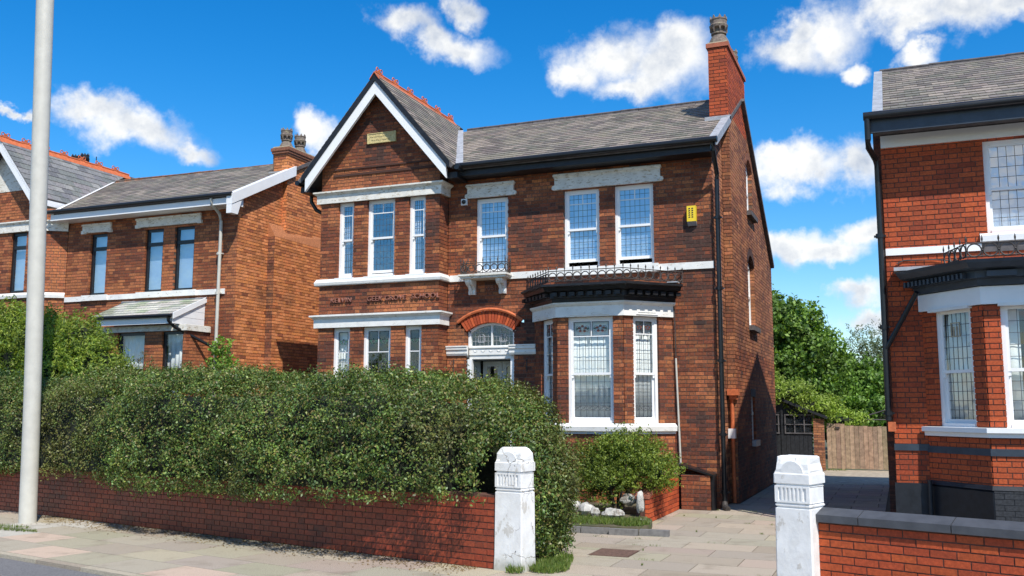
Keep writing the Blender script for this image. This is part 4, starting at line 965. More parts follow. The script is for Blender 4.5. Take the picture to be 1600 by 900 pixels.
ridge(H2, (-20.0, r2y, r2z+.03), (-14.0, r2y, r2z-.03), 0, 'old_ridge' if 'old_ridge' in M else M.setdefault('old_ridge', flat('old_ridge', (.20, .10, .06), .9, .4, 9., wear=(3., .5, .8, (.12, .11, .10)))).name and 'old_ridge', .42)
gw2 = 1.32; f2g = Fr((gg+gw2, 16.28, gz2-gw2*gs2), (0, 1, 0), (-1, 0, gs2)); L2g = gw2*math.hypot(1, gs2)
zt2 = lambda v: gz2-gw2*gs2+v/L2g*gw2*gs2
yv2 = lambda v: e2y+(zt2(v)-e2z)/s2-16.28
cg2 = (1, -(yv2(L2g)-yv2(0))/L2g, yv2(0)+.0)
g2o = MB().prism(f2g, clip([(0, 0), (4.5, 0), (4.5, L2g), (0, L2g)], cg2), -.08, -.006).obj('gable_roof', 'stone_dark', H2)
slates(pc, g2o, f2g, 0, 4.5, 0, L2g, .28, .2, clips=[cg2], seed=9., P=P_GREY+P_GREY[:2])
MB().prism(Fr((gg-gw2, 20.8, gz2-gw2*gs2), (0, -1, 0), (1, 0, gs2)), [(0, 0), (4.5, 0), (4.5, L2g), (0, L2g)], -.08, 0).obj('gable_roof', 'stone_dark', H2)
ridge(H2, (gg, 16.3, gz2+.02), (gg, 20.7, gz2+.02), 1, 'terracotta', .30, alt=2)
va = Vector((vx2(0), e2y, e2z+.03)); vbb = Vector((vx2(L2), r2y, r2z+.03))
MB().add([va-sd*.06, va+sd*.10, vbb+sd*.08, vbb-sd*.06], [(0, 1, 2, 3)]).obj('valley_flashing', 'white_clean', H2)
f2v = wall_fr(0, 16.30, 1, 0)
for s in (-1, 1):
    P_ = [(gg, gz2-.02), (gg, gz2-.30), (gg+s*1.32, gz2-.30-gs2*1.32), (gg+s*1.32, gz2-.02-gs2*1.32)]
    MB().prism(f2v, P_ if s > 0 else P_[::-1], -.05, .02).obj('bargeboard', 'upvc', H2)
MB().box(LOC, gg+gw2-.20, gg+gw2+.0, 16.32, 17.6, 6.66, 6.80).obj('eaves_box', 'upvc', H2)
MB().box(G0, -18.95, -13.55, 6.24, 6.42, 0, .42).obj('fascia', 'upvc', H2)
curved(MB().tube([(-19.0, 16.53, 6.45), (-13.5, 16.53, 6.45)], .05, 10).obj('gutter', 'black_smooth', H2))
f2e = Fr((-13.50, e2y-.02, e2z), (0, 1, 0)); MB().prism(f2e, [(0, -.22), (2.35, -.22+s2*2.35), (2.35, .02+s2*2.35), (0, .02)], -.14, .02).obj('verge_board', 'upvc', H2); MB().prism(f2e, [(0, -.42), (.22, -.42), (.34, -.235+s2*.30), (0, -.225)], -.13, .01).obj('box_end', 'upvc', H2)
# side wall with breasts and stack
K1 = wall_fr(-13.67, LY, 0, 1)
scf = cf_mix(P_LSIDE, [4, 3, 1.2, .4, 4])
brickwork(pc, H2, 'side_wall', K1, 0, 7., 0, 7.8, scf, clips=[(-s2, 1, e2z-.16+s2*(LY-e2y)), (.53, 1, r2z-.1+.53*(r2y-LY))], bond='eng', mortar='mortar_pale')
K2 = wall_fr(-13.55, 18.62, 0, 1)
brickwork(pc, H2, 'chimney_breast', K2, 0, 1.15, 4., 7.93, scf, bond='eng', mortar='mortar_pale', thick=.45)
brickwork(pc, H2, 'chimney_breast', wall_fr(0, 18.62, 1, 0), -13.96, -13.55, 4., 7.93, scf, bond='eng', mortar='mortar_pale', thick=.3)
K3 = wall_fr(-13.47, 18.10, 0, 1)
brickwork(pc, H2, 'chimney_breast', K3, 0, 2.3, 0, 5.75, scf, bond='eng', mortar='mortar_pale', thick=.2)
brickwork(pc, H2, 'chimney_breast', wall_fr(0, 18.10, 1, 0), -13.67, -13.47, 0, 5.75, cf_soot_shade(3., P_SIDE, .2), bond='eng', mortar='mortar', thick=.2)
MB().add([(-13.47, 18.10, 5.75), (-13.47, 20.4, 5.75), (-13.56, 20.4, 6.05), (-13.67, 18.10, 6.10), (-13.67, 18.10, 5.75)], [(0, 1, 2, 3), (0, 3, 4)]).obj('weathering', flat('tumbled_brick', (.38, .145, .06), .85, .3, 30.), H2)
MB().box(LOC, -13.95, -13.76, 18.8, 19.75, 6.8, 7.9).box(LOC, -13.98, -13.53, 18.60, 19.79, 7.86, 7.91).box(LOC, -14.00, -13.51, 18.57, 19.82, 7.91, 7.97).box(LOC, -14.02, -13.49, 18.55, 19.85, 7.97, 8.05).obj('chimney_cap', flat('cap_brick', (.22, .09, .05), .85, .3, 20.), H2)
MB().prism(LOC, [(-13.98, 18.59), (-13.53, 18.59), (-13.53, 19.8), (-13.98, 19.8)], 8.051, 8.09).obj('chimney_flaunching', 'cement', H2)
pm2 = pot_mesh(.95).obj('chimney_pot', 'clay_pot', data_only=True)
for y in (18.82, 19.38): inst('chimney_pot', pm2, Matrix.Translation((-13.76, y, 8.08)) @ Matrix.Rotation(y*3, 4, 'Z'), H2)
MB().box(LOC, -14.02, -13.66, 18.5, 18.62, 7.36, 7.44).obj('chimney_flashing', 'lead', H2)
# rear stack with dark pots seen over the gable ridge
st2 = MB().box(LOC, -24.9, -23.6, 22.0, 22.7, 6.5, 9.42).obj('chimney', flat('rear_stack', (.2, .07, .04), .9), H2)
pm3 = pot_mesh(.9).obj('chimney_pot', 'black', data_only=True)
for x in (-24.55, -24.15): inst('chimney_pot', pm3, Matrix.Translation((x, 22.3, 9.42)), st2)
curved(MB().tube([(-23.55, 22.2, 8.5), (-23.55, 22.2, 9.72)], .015, 6).obj('vent_pipe', 'black', H2))
# canopy over ground floor bay
cn = Fr((0, 15.98, 3.76), (1, 0, 0), (0, 1.0, .43)); 
cano = MB().prism(cn, [(-16.85, 0), (-14.58, 0), (-14.46, 1.10), (-16.98, 1.10)], -.05, -.004).obj('canopy', 'stone_dark', H2)
P_PALE = pal([(.42, .42, .36), (.36, .37, .30), (.48, .47, .42), (.30, .32, .24), (.45, .44, .40)])
slates(pc, cano, cn, -16.86, -14.55, 0, 1.08, .32, .18, P=P_PALE, seed=11.)
MB().prism(cn, [(-16.96, 1.08), (-14.46, 1.08), (-14.46, 1.2), (-16.96, 1.2)], 0, .03).obj('canopy_flashing', 'lead', H2)
MB().box(wall_fr(0, 16.0, 1, 0), -16.75, -14.56, 3.56, 3.70, -.03, 0).obj('fascia', 'upvc', H2)
curved(MB().tube([(-16.8, 15.95, 3.73), (-14.5, 15.95, 3.73)], .04, 8).obj('gutter', 'black_smooth', H2))
for i in range(4):
    zz = 3.56+i*.155; yb = 16.0+max(0, (zz-3.72)/.43)
    f = wall_fr(-14.50, 16.0, 0, 1); y0_ = max(0., (zz+.08-3.78)/.43)
    MB().prism(f, [(max(0, (zz-3.74)/.43), zz), (.99, zz), (.99, zz+.15), (max(0, (zz+.15-3.74)/.43), zz+.15)], -.02, .0+.002*i).obj('cladding_board', 'upvc', H2)
MB().prism(wall_fr(-14.49, 15.97, 0, 1), [(0, 3.66), (1.05, 4.12), (1.05, 4.24), (0, 3.79)], 0, .03).obj('bargeboard', 'upvc', H2)
b0, b1, b2, b3 = (-16.95, 17.0), (-16.45, 16.25), (-14.95, 16.25), (-14.55, 16.95)
bfl, bff, bfr = cfr(b0, b1), cfr(b1, b2), cfr(b2, b3)
bfr_l = math.dist(b2, b3)
FFw = wall_fr(0, 16.25, 1, 0)
bwin = [(-16.30, -15.50, 1.5, 3.42), (-15.03+.0, -14.96, 1.5, 3.42)]
brickwork(pc, H2, 'bay_front_wall', FFw, -16.9, -14.36, 0, 3.45, cf_soot_shade(2., bias=-.3), [(-16.3, -15.50, 1.4, 3.41), (-15.02, -14.40, 1.4, 3.41)], thick=.15, depth=.07)
brickwork(pc, H2, 'bay_side_wall', wall_fr(-14.34, 16.25, 0, 1), 0, .74, 0, 3.45, cf_soot_shade(2., bias=-.1), thick=.1)
casement(H2, FFw, -16.3, -15.50, 1.4, 3.41, top=.42, back='low', gm='glass'); casement(H2, FFw, -15.02, -14.40, 1.4, 3.41, top=.42, back='low', gm='glass')
MB().sweep([(-16.9, 16.98), (-16.9, 16.25), (-14.34, 16.25), (-14.34, 16.98)], [(0, 3.42), (.04, 3.42), (.04, 3.55), (0, 3.56)]).obj('lintel_band', 'white_worn', H2)
pipe(H2, [(-14.08, 16.55, 6.40), (-14.08, 16.58, 6.28), (-14.08, 16.85, 6.10), (-14.08, 16.92, 5.95), (-14.09, 16.92, 3.2), (-14.10, 16.92, .1)], .038, 'lamp_grey', (5.2, 4.3))
pipe(H2, [(-14.60, 15.95, 3.72), (-14.60, 15.97, 3.62), (-14.56, 16.1, 3.50), (-14.05, 16.86, 3.05), (-14.02, 16.88, 2.6)], .035)
MB().prism(G0, [(-17.35, 3.55), (-16.7, 3.2), (-16.7, 3.27), (-17.35, 3.62)], 0, .10).obj('hood_mould', 'terracotta', H2)
pc.done(300)

# ================================================================== RIGHT HOUSE
H3 = thing('brick_house', (3, 14.3, 0), 'bright red brick house at the right edge with dark blue cornice', 'house')
pc = Pieces(); RY = 14.3; E0 = wall_fr(0, RY, 1, 0)
rw = (1.20, 2.62, 4.16, 5.49)
redcf = cf_soot_shade(40., P_RED+[P_RED[3]], -.22)
brickwork(pc, H3, 'front_wall', E0, -.12, 4.6, 0, 5.78, redcf, [(1.20, 1.90, 4.16, 5.47), (2.0, 2.7, 4.16, 5.47)], bholes=[(.40, 4.6, 1.5, 3.3), (.31, 4.6, 0, 1.5)], mt='brick_clean', mortar='mortar_dark', bond='flem')
sash_window(H3, E0, 1.20, 1.90, 4.16, 5.47, nc=5, up=4, lo=4, split=.48, back='blind', gm='glass_refl'); sash_window(H3, E0, 2.0, 2.7, 4.16, 5.47, nc=5, up=4, lo=4, split=.48, back='blind', gm='glass_refl')
MB().box(E0, -.115, 4.6, 5.49, 5.665, 0, .035).obj('white_band', 'white_clean', H3)
MB().box(E0, -.115, 1.12, 3.92, 4.02, 0, .03).obj('white_band', 'white_clean', H3)
MB().sweep([(1.10, RY), (2.8, RY)], [(0, 4.04), (.06, 4.04), (.07, 4.12), (0, 4.16)]).obj('window_sill', 'white_clean', H3)
MB().box(E0, 1.12, 2.8, 3.9, 4.03, -.01, .02).obj('stone_panel', 'stone_dark', H3)
MB().box(E0, -.125, .33, 1.19, 1.28, 0, .02).obj('blue_band', 'navy', H3)
MB().box(E0, -.14, .33, 0, .75, 0, .035).obj('plinth', 'plinth', H3)
# set-back pier at the left with chimney breast
brickwork(pc, H3, 'side_pier', wall_fr(0, 15.25, 1, 0), -.235, -.12, 0, 6.28, cf_soot_shade(2., P_MAIN[3:], .3), mt='brick', mortar='mortar_dark')  # dark end of the palette: the pier's shade is put into its bricks
MB().box(LOC, -.25, -.14, 15.23, 15.9, 6.285, 6.33).obj('pier_cap', 'stone_dark', H3)
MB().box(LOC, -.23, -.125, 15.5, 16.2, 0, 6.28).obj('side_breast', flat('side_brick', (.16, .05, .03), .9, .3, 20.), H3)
brickwork(pc, H3, 'side_wall', wall_fr(-.12, 24.3, 0, -1), 0, 9.99, 0, 8.0, cf_soot_shade(3., P_SIDE, 0), mt='brick', clips=[(.465, 1, 5.74+.465*10.54), (-.465, 1, 7.86-.465*6.0)], single=False)
# canted bay
g0, g1, g2, g3 = (.31, RY), (1.02, 13.5), (2.9, 13.5), (3.7, RY)
gl, gf, gr = cfr(g0, g1), cfr(g1, g2), cfr(g2, g3); Lgl = math.dist(g0, g1)
wgl = (.22, .86, 1.52, 3.12); wgf = (.20, 1.0, 1.52, 3.12)
for nm, f, L, w_ in (('bay_left_wall', gl, Lgl, [wgl]), ('bay_front_wall', gf, 1.88, [wgf]), ('bay_right_wall', gr, 1.1, [])):
    brickwork(pc, H3, nm, f, 0, L, .75, 3.2, cf_soot_shade(41., P_RED+[P_RED[3]], -.35), w_, mt='brick_clean', mortar='mortar_dark', thick=.2, depth=.075, bond='flem')
pc.lay(MB().sweep([g0, g1, g2, g3], [(-.1, 0), (.025, 0), (.025, .72), (0, .745), (-.1, .745)]).obj('plinth', 'plinth', H3), gf, 0, 1.88, 0, .74, BL, BH, .006, 0.02, .034, lambda u, v: (.035, .037, .041), 'brick', name='brick')
MB().sweep([g0, g1, g2, g3], [(0, .745), (.04, .745), (.02, .80), (0, .80)]).obj('plinth_cap', 'plinth', H3)
sash_window(H3, gl, *wgl, nc=6, up=5, lo=5, split=.46, back='curtain', gm='glass', inset=.05); sash_window(H3, gf, *wgf, nc=6, up=5, lo=5, split=.46, back='part', gm='glass', inset=.05)
lt = wgl; cfm = MB()
for (a, b, c, d) in ((.44, .60, 2.72, 2.735), (.44, .60, 2.90, 2.915), (.44, .455, 2.735, 2.90), (.585, .60, 2.735, 2.90), (.48, .50, 2.735, 2.86), (.535, .555, 2.735, 2.86)): cfm.box(gl, a, b, c, d, -.08, -.068)
cfm.obj('stained_glass', 'cement', H3)
gp = [g0, g1, g2, g3]
band(gp, [(0, 1.40), (.05, 1.40), (.055, 1.45), (.10, 1.46), (.10, 1.52), (-.15, 1.53), (-.15, 1.40)], 'sill_band', 'white_clean', H3)
band(gp, [(0, 1.17), (.018, 1.17), (.018, 1.26), (0, 1.26)], 'blue_band', 'navy', H3)
band(gp, [(0, 3.10), (.05, 3.10), (.05, 3.33), (0, 3.34)], 'lintel_band', 'white_clean', H3)
for f, w_ in ((gl, wgl), (gf, wgf)): MB().box(f, w_[0]-.03, w_[1]+.03, 3.07, 3.11, -.05, .075).obj('lintel_moulding', 'white', H3)
band(gp, [(0, 3.34), (.10, 3.34), (.12, 3.42), (.18, 3.43), (.18, 3.52), (.34, 3.54), (.40, 3.60), (.42, 3.64), (0, 3.68)], 'cornice', 'navy', H3)
DM2 = MB().box(LOC, -.018, .018, 0, .07, 0, .08).obj('dentil', 'navy', data_only=True); DM3 = MB().box(LOC, -.17, .17, 0, .07, 0, .08).obj('dentil', 'navy', data_only=True)
for i in range(15): inst('dentil', DM2, gl.mat(-.05+(Lgl+.02)*(i+.5)/15, 3.435, .18), H3)
for i in range(4): inst('dentil', DM3, gf.mat(.22+.47*i, 3.435, .18), H3)
MB().prism(LOC, [g0, (.9, 13.6), (3.0, 13.6), g3], 3.6, 3.70).obj('bay_roof', 'lead', H3)
MB().box(E0, -.02, .9, 3.66, 3.71, 0, .30).obj('lead_tray', 'lead', H3)
railing(H3, [(.62, 13.98), (.85, 13.22), (3.1, 13.22)], 3.68, 3.86, 3.97, .19, .082)
curved(MB().tube([E0.p(.02, 3.80, .02), E0.p(.12, 3.84, .015), E0.p(.5, 3.83, .02), E0.p(.72, 3.80, .03), E0.p(.86, 3.73, .10)], .009, 6).obj('cable', 'iron', H3))
# roof
e3y, e3z, r3y, r3z = 13.76, 5.86, 18.3, 7.97; s3 = (r3z-e3z)/(r3y-e3y); L3 = math.hypot(r3z-e3z, r3y-e3y)
f3 = Fr((0, e3y, e3z), (1, 0, 0), (0, 1, s3))
ro3 = MB().prism(f3, [(-.14, 0), (4.8, 0), (4.8, L3), (-.14, L3)], -.08, -.006).obj('roof', 'stone_dark', H3)
slates(pc, ro3, f3, -.06, 4.8, 0, L3, .21, .265, seed=21.)
MB().prism(f3, [(-.20, -.02), (-.06, -.02), (-.06, L3), (-.20, L3)], 0, .04).obj('verge_flashing', 'lead', H3)
MB().prism(Fr((0, 23.0, 5.83), (-1, 0, 0), (0, -4.7, 2.14)), [(-4.8, 0), (.16, 0), (.16, 5.16), (-4.8, 5.16)], -.08, 0).obj('rear_roof', 'stone_dark', H3)
ridge(H3, (-.1, r3y, r3z+.03), (4.8, r3y, r3z+.03), 0, 'stone_dark', .42)
MB().box(E0, -.24, 4.6, 5.60, 5.745, .45, .50).box(E0, -.24, 4.6, 5.745, 5.80, 0, .50).obj('fascia', 'navy', H3)
MB().box(E0, -.20, 4.6, 5.68, 5.76, 0, .45).obj('soffit', 'stone_dark', H3)
curved(MB().tube([(-.32, 13.74, 5.83), (4.6, 13.74, 5.83)], .058, 10).obj('gutter', 'black_smooth', H3))
pipe(H3, [(-.27, 13.74, 5.82), (-.27, 13.76, 5.50), (-.27, 13.82, 5.40), (-.19, 14.15, 5.30), (-.17, 14.20, 5.15), (-.175, 14.21, 3.0), (-.18, 14.21, 1.60)], .042, collars=(4.2, 2.9, 1.7))
MB().box(E0, -.19, -.09, 1.45, 1.58, .02, .12).obj('pipe_hopper', 'terracotta', H3)
pipe(H3, [(.26, 14.0, 3.35), (.20, 14.08, 3.25), (-.13, 14.18, 2.66), (-.17, 14.2, 2.60)], .035)
pipe(H3, [(.30, 14.18, .80), (.30, 14.18, .05)], .03, 'plinth')
pc.done(300)

# ================================================================== GARDEN WALLS AND POSTS
GW = thing('garden_wall', (*sp(-5, .12), 0), 'low dark red brick garden wall under the big hedge', 'garden wall')
pc = Pieces(); fw_ = Fr((*sp(0, 0), 0), SU)
pc_host = brickwork(pc, GW, 'wall_face', fw_, -15, -.02, 0, .80, cf_soot_shade(50., P_GLZ, -.25), mt='brick_glazed', mortar='mortar_dark', thick=.22, depth=.06, bond='flem'); pc.done(300)
GW2 = thing('garden_wall', (1.5, 8.6, 0), 'low red brick front wall with dark saddleback coping at right', 'garden wall')
WD = Vector((1.64, -.585, 0)).normalized(); fw2 = Fr((-.78, 9.42, 0), WD); pc = Pieces()
brickwork(pc, GW2, 'wall_face', fw2, 0, 6.0, 0, .72, cf_soot_shade(60., [(P_ORG[2]), P_RED[0], P_RED[0], P_RED[1], P_RED[2]], -.1), mt='brick_clean', mortar='mortar_dark', thick=.22, depth=.06); pc.done(300)
k = 0; u = .0
while u < 6.0:
    w_ = .80 if k else .40; f = Fr(fw2.p(u+.002, 0, 0), (-fw2.N.x, -fw2.N.y, 0)); fx = Fr(fw2.p(u, 0, 0), (-fw2.N.x, -fw2.N.y, 0))
    P_ = [(-.045, .722), (.265, .722), (.265, .79), (.11, .845), (-.045, .79)]
    mbc = MB(); V = [fw2.p(uu, b, -a) for uu in (u+.004, u+w_-.004) for a, b in P_]; kk = len(P_)
    mbc.add(V, [tuple(range(kk)), tuple(reversed(range(kk, 2*kk)))]+[(i, kk+i, kk+(i+1) % kk, (i+1) % kk) for i in range(kk)]).obj('coping_stone', 'navy' if False else 'coping' if 'coping' in M else M.setdefault('coping', flat('coping_paint', (.062, .066, .075), .6, .15, 8.)).name and 'coping', GW2)
    u += w_; k += 1
def gatepost(loc, rot, h, label, w=.36, dp=.30, worn=0):
    t = thing('gatepost', loc, label, 'gatepost', 'white gateposts either side of the drive')
    A = Matrix.Translation(loc) @ Matrix.Rotation(rot, 4, 'Z')
    def rings(lv, mt='post_white', name='shaft', jit=0.):
        V = []; F = []
        for (x, y, z) in lv:
            c_ = min(x, y)*.08
            for (sx, sy) in ((-1, -1), (1, -1), (1, 1), (-1, 1)):
                for (ax, ay) in (((0, c_), (c_, 0)) if (sx*sy > 0) else ((c_, 0), (0, c_))): V.append(A @ Vector((sx*(x-ax)+random.uniform(-jit, jit), sy*(y-ay)+random.uniform(-jit, jit), z+random.uniform(-jit, jit))))
        for i in range(len(lv)-1): F += [(i*8+j, i*8+(j+1) % 8, (i+1)*8+(j+1) % 8, (i+1)*8+j) for j in range(8)]
        F += [tuple(reversed(range(8))), tuple(range(len(V)-8, len(V)))]
        return MB().add(V, F).obj(name, mt, t)
    X, Y_ = w/2, dp/2; s = h/1.33
    rings([(X*1.03, Y_*1.03, 0), (X*1.02, Y_*1.02, .10), (X, Y_, .16), (X*.97, Y_*.97, .84*s), (X*.90, Y_*.90, .846*s), (X*.90, Y_*.90, .858*s), (X*.97, Y_*.97, .864*s), (X*.97, Y_*.97, .876*s), (X*.92, Y_*.92, .882*s), (X*.92, Y_*.92, .892*s), (X*.96, Y_*.96, .896*s)], name='shaft')
    rings([(X*.93, Y_*.93, .896*s), (X*.93, Y_*.93, 1.052*s)], name='frieze')
    f = Fr(A @ Vector((0, -Y_*.93, 0)), A.to_3x3() @ Vector((1, 0, 0)))
    fl = MB(); nf = 7
    fl.box(f, -X*.93, X*.93, .896*s, .915*s, 0, .012).box(f, -X*.93, X*.93, 1.035*s, 1.052*s, 0, .012).box(f, -X*.93, -X*.75, .915*s, 1.035*s, 0, .012).box(f, X*.75, X*.93, .915*s, 1.035*s, 0, .012)
    for i in range(nf-1): u = -X*.75+X*1.5*(i+.72)/nf; fl.box(f, u, u+.018, .915*s, 1.035*s, 0, .012)
    fl.obj('flutes', 'post_white', t)
    rings([(X*.96, Y_*.96, 1.052*s), (X*.90, Y_*.90, 1.058*s), (X*.90, Y_*.90, 1.068*s), (X*1.0, Y_*1.0, 1.074*s), (X*1.0, Y_*1.0, 1.16*s), (X*.95, Y_*.95, 1.175*s)], name='collar', jit=.002)
    cp = rings([(X*.94, Y_*.94, 1.175*s), (X*.92, Y_*.90, 1.20*s), (X*.88, Y_*.86, 1.26*s), (X*(.68 if not worn else .86), Y_*.70, 1.318*s), (X*(.55 if not worn else .78), Y_*.55, 1.33*s)], name='cap', jit=.006)
    ar = MB(); V = []; pts_ = [(-X*.62, 1.165*s)]+[(X*.62*math.sin(q), 1.165*s+.12*math.cos(q)*s) for q in np.linspace(-1.4, 1.4, 9)]+[(X*.62, 1.165*s)]
    fc = Fr(A @ Vector((0, -Y_*.80, 0)), A.to_3x3() @ Vector((1, 0, 0)))
    ar.prism(fc, pts_[::-1][::-1], 0, Y_*.17) if False else ar.prism(fc, list(reversed(pts_)), 0, Y_*.16)
    ar.obj('cap_lunette', 'post_white', t)
    return t
gatepost((-4.03, 9.90, 0), ST, 1.33, 'white painted gatepost with a pointed cap in front of the hedge', w=.37, dp=.28)
gatepost((-.94, 9.50, 0), R(-19), 1.32, 'weathered white gatepost with a blunt worn cap by the right wall', w=.37, dp=.34, worn=1)
# planter wall beside the bay
PL = thing('planter_wall', (-3.69, 16, 0), 'low orange brick wall edging the shrub bed beside the bay', 'garden wall'); pc = Pieces()
brickwork(pc, PL, 'wall_face', wall_fr(-3.69, 14.55, 0, 1), 0, 2.15, 0, .60, cf_mix(P_ORG, [3, 2, 1]), mt='brick_clean', mortar='mortar_dark', thick=.2, depth=.06, clips=[(-.25, 1, .36)]); pc.done(150)
MB().prism(wall_fr(-3.68, 14.55, 0, 1), [(0, .365), (.94, .60), (2.15, .60), (2.15, .645), (.93, .645), (0, .41)], -.23, 0).obj('coping', flat('brick_on_edge', (.28, .10, .06), .8, .3, 20.), PL)
bs = tag(MB().prism(LOC, [(-4.02, 13.14), (-3.55, 13.25), (-3.42, 13.6), (-3.55, 14.2), (-3.74, 14.55), (-3.74, 17.0), (-6.6, 17.0), (-6.6, 13.2)], -.03, .10).obj('flower_bed', 'ground'), kind='structure')
ek = thing('bed_edging', (-4.3, 13.1, 0), 'grey edging stones along the front of the shrub bed', 'edging')
for i in range(5):
    a = -5.15+.42*i; MB().box(Fr((a, 13.04+.02*(i % 3)+max(0, i-3)*.05, 0), (1, .04+.05*(i > 3), 0), (-.04, 1, 0)), .004, .41, 0, .10, -.03, .085).obj('stone', 'rock' if False else 'cement_grey' if 'cement_grey' in M else M.setdefault('cement_grey', flat('edging', (.17, .165, .16), .9, .2, 14.)).name and 'cement_grey', ek)
# rocks
def rock(loc, r, label, stand=0, seed=0):
    bm_v = []; n1, n2 = 9, 12
    V = []; F = []
    for i in range(n1+1):
        th = math.pi*i/n1
        for j in range(n2):
            ph = 2*math.pi*j/n2; d = Vector((math.sin(th)*math.cos(ph), math.sin(th)*math.sin(ph), math.cos(th)))
            k_ = 1+.28*noise.noise(d*1.6+Vector((seed, 0, 0)))+.12*noise.noise(d*4+Vector((seed, 3, 0)))
            V.append(Vector(loc)+Vector((d.x*r[0]*k_, d.y*r[1]*k_, d.z*r[2]*k_)))
    for i in range(n1): F += [(i*n2+j, i*n2+(j+1) % n2, (i+1)*n2+(j+1) % n2, (i+1)*n2+j) for j in range(n2)]
    o = MB().add(V, F).obj('rock', 'rock'); curved(o, 25); return tag(o, label, 'rock', 'whitened rocks around the shrub bed')
rock((-4.62, 14.3, .20), (0.136, 0.104, 0.098), 'whitish rock nearest the hedge in the shrub bed', seed=1)
rock((-4.88, 14.5, .20), (0.144, 0.112, 0.112), 'rough whitish rock half hidden by the hedge edge', seed=8)
rock((-4.40, 14.05, .19), (0.080, 0.064, 0.068), 'small buff rock between two larger white ones', seed=12)
rock((-4.08, 13.95, .19), (0.168, 0.096, 0.090), 'long flat white rock at the front of the bed', seed=2)
rock((-3.80, 14.45, .33), (0.068, 0.056, 0.165), 'upright pointed white stone against the orange planter wall', seed=3)
rock((-4.05, 14.7, .33), (0.128, 0.096, 0.090), 'white rock behind the flat one under the shrub', seed=4)
rock((-3.62, 13.85, .10), (0.128, 0.072, 0.053), 'low white rock at the corner of the bed by the slabs', seed=5)
rock((-4.75, 15.3, .55), (0.104, 0.096, 0.090), 'white rock glimpsed beside the hedge behind the shrub', seed=6)

# lamp post
LP = thing('street_lamp', (-12.49, 10.86, 0), 'tall pale grey lamp column on the pavement at left', 'street lamp')
curved(MB().tube([(-12.49, 10.86, -.02), (-12.49, 10.86, .02), (-12.53, 10.86, 1.2), (-12.56, 10.86, 1.9), (-12.70, 10.86, 5.), (-12.86, 10.86, 8.6), (-12.93, 10.86, 10.2)], [.132, .128, .126, .124, .128, .136, .13], 24).obj('column', 'lamp_grey', LP))
MB().tube([(-12.93, 10.86, 10.2), (-12.9, 10.4, 10.7), (-12.9, 9.5, 10.9)], .04, 8).obj('arm', 'lamp_grey', LP)
MB().box(LOC, -13.02, -12.78, 8.9, 9.55, 10.85, 10.98).obj('lantern', 'lamp_grey', LP)

# ================================================================== GARAGE, FENCE
GA = thing('garage', (-3.5, 28.6, 0), 'black timber garage with small-paned windows behind the villa', 'garage')
ga = wall_fr(0, 28.5, 1, 0)
MB().prism(ga, [(-5.4, 0), (-2.42, 0), (-2.42, 1.66), (-5.4, 2.9)], -.1, -.03).obj('front', 'wood_dark', GA)
u = -5.3
while u < -2.45:
    zt_ = 2.9-(u+5.4)*.416
    for v0, v1 in (((0, 1.0), (1.60, zt_-.03)) if (-4.2 < u < -2.5) else ((0, zt_-.03),)):
        if v1 > v0+.02: MB().box(ga, u+.004, u+.116, v0, v1, -.03, -.012+random.uniform(0, .006)).obj('board', 'wood_dark', GA)
    u += .12
for a in (-4.15, -3.17):
    wnm = MB().box(ga, a, a+.84, 1.02, 1.055, -.03, .02).box(ga, a, a+.84, 1.545, 1.58, -.03, .02).box(ga, a, a+.84, 1.275, 1.30, -.03, .015)
    for i in range(4): wnm.box(ga, a+.265*i, a+.265*i+.03, 1.055, 1.545, -.03, .018)
    wo_ = wnm.obj('window', 'stone_dark', GA)
    for i in range(3):
        for j in range(2): MB().box(ga, a+.03+.265*i, a+.265*(i+1), 1.055+.245*j, 1.275+.27*j, -.02, -.012).obj('pane', 'glass', wo_)
MB().box(ga, -3.27, -3.21, 0, 1.95, -.03, .02).obj('door_post', 'wood_dark', GA)
MB().prism(ga, [(-5.5, 2.90), (-2.0, 1.45), (-2.0, 1.52), (-5.5, 2.98)], -4., .15).obj('roof', 'wood_dark', GA)
pc = Pieces(); brickwork(pc, GA, 'pier', wall_fr(0, 28.45, 1, 0), -2.38, -2.08, .0, 1.46, cf_mix(P_SIDE, [2, 3, 2, 1, 1])); pc.done(0)
FN = thing('wooden_fence', (-1.2, 29.2, 0), 'weathered vertical board fence and gate closing the drive', 'fence')
fx = wall_fr(0, 29.1, 1, 0); u = -2.06
PW = pal([(.36, .245, .155), (.32, .215, .135), (.40, .28, .18), (.29, .20, .13)], amt=.08)
while u < 1.2:
    w_ = .125; t_ = 1.26-.02*(u+2)+random.uniform(-.01, .01)+(0.05 if u < -1.65 else 0); c_ = random.choice(PW[random.randrange(4)])
    MB().box(fx, u+.004, u+w_-.004, .03, t_, 0, .022+random.uniform(0, .006), c_).obj('board', 'wood_fence', FN); u += w_
for z in (.3, 1.05): MB().box(fx, -2.06, 1.2, z, z+.08, -.05, 0, PW[1][0]).obj('rail', 'wood_fence', FN)
MB().box(fx, -1.68, -1.60, 0, 1.30, -.02, .035, PW[0][0]).obj('gate_post', 'wood_fence', FN); MB().box(fx, -1.82, -1.70, 1.17, 1.22, .03, .06).obj('latch', 'iron', FN)
for pts in ([(-2.0, 29.6, 1.2), (-.3, 29.8, 1.75)], [(-1.3, 29.7, 1.42), (.3, 29.7, 1.42)]):
    tag(MB().tube(pts, .022, 6).obj('washing_line_pole', 'iron'), 'thin dark pole rising over the fence boards' if pts[0][0] < -1.5 else 'thin dark level rail just above the fence top', 'pole')

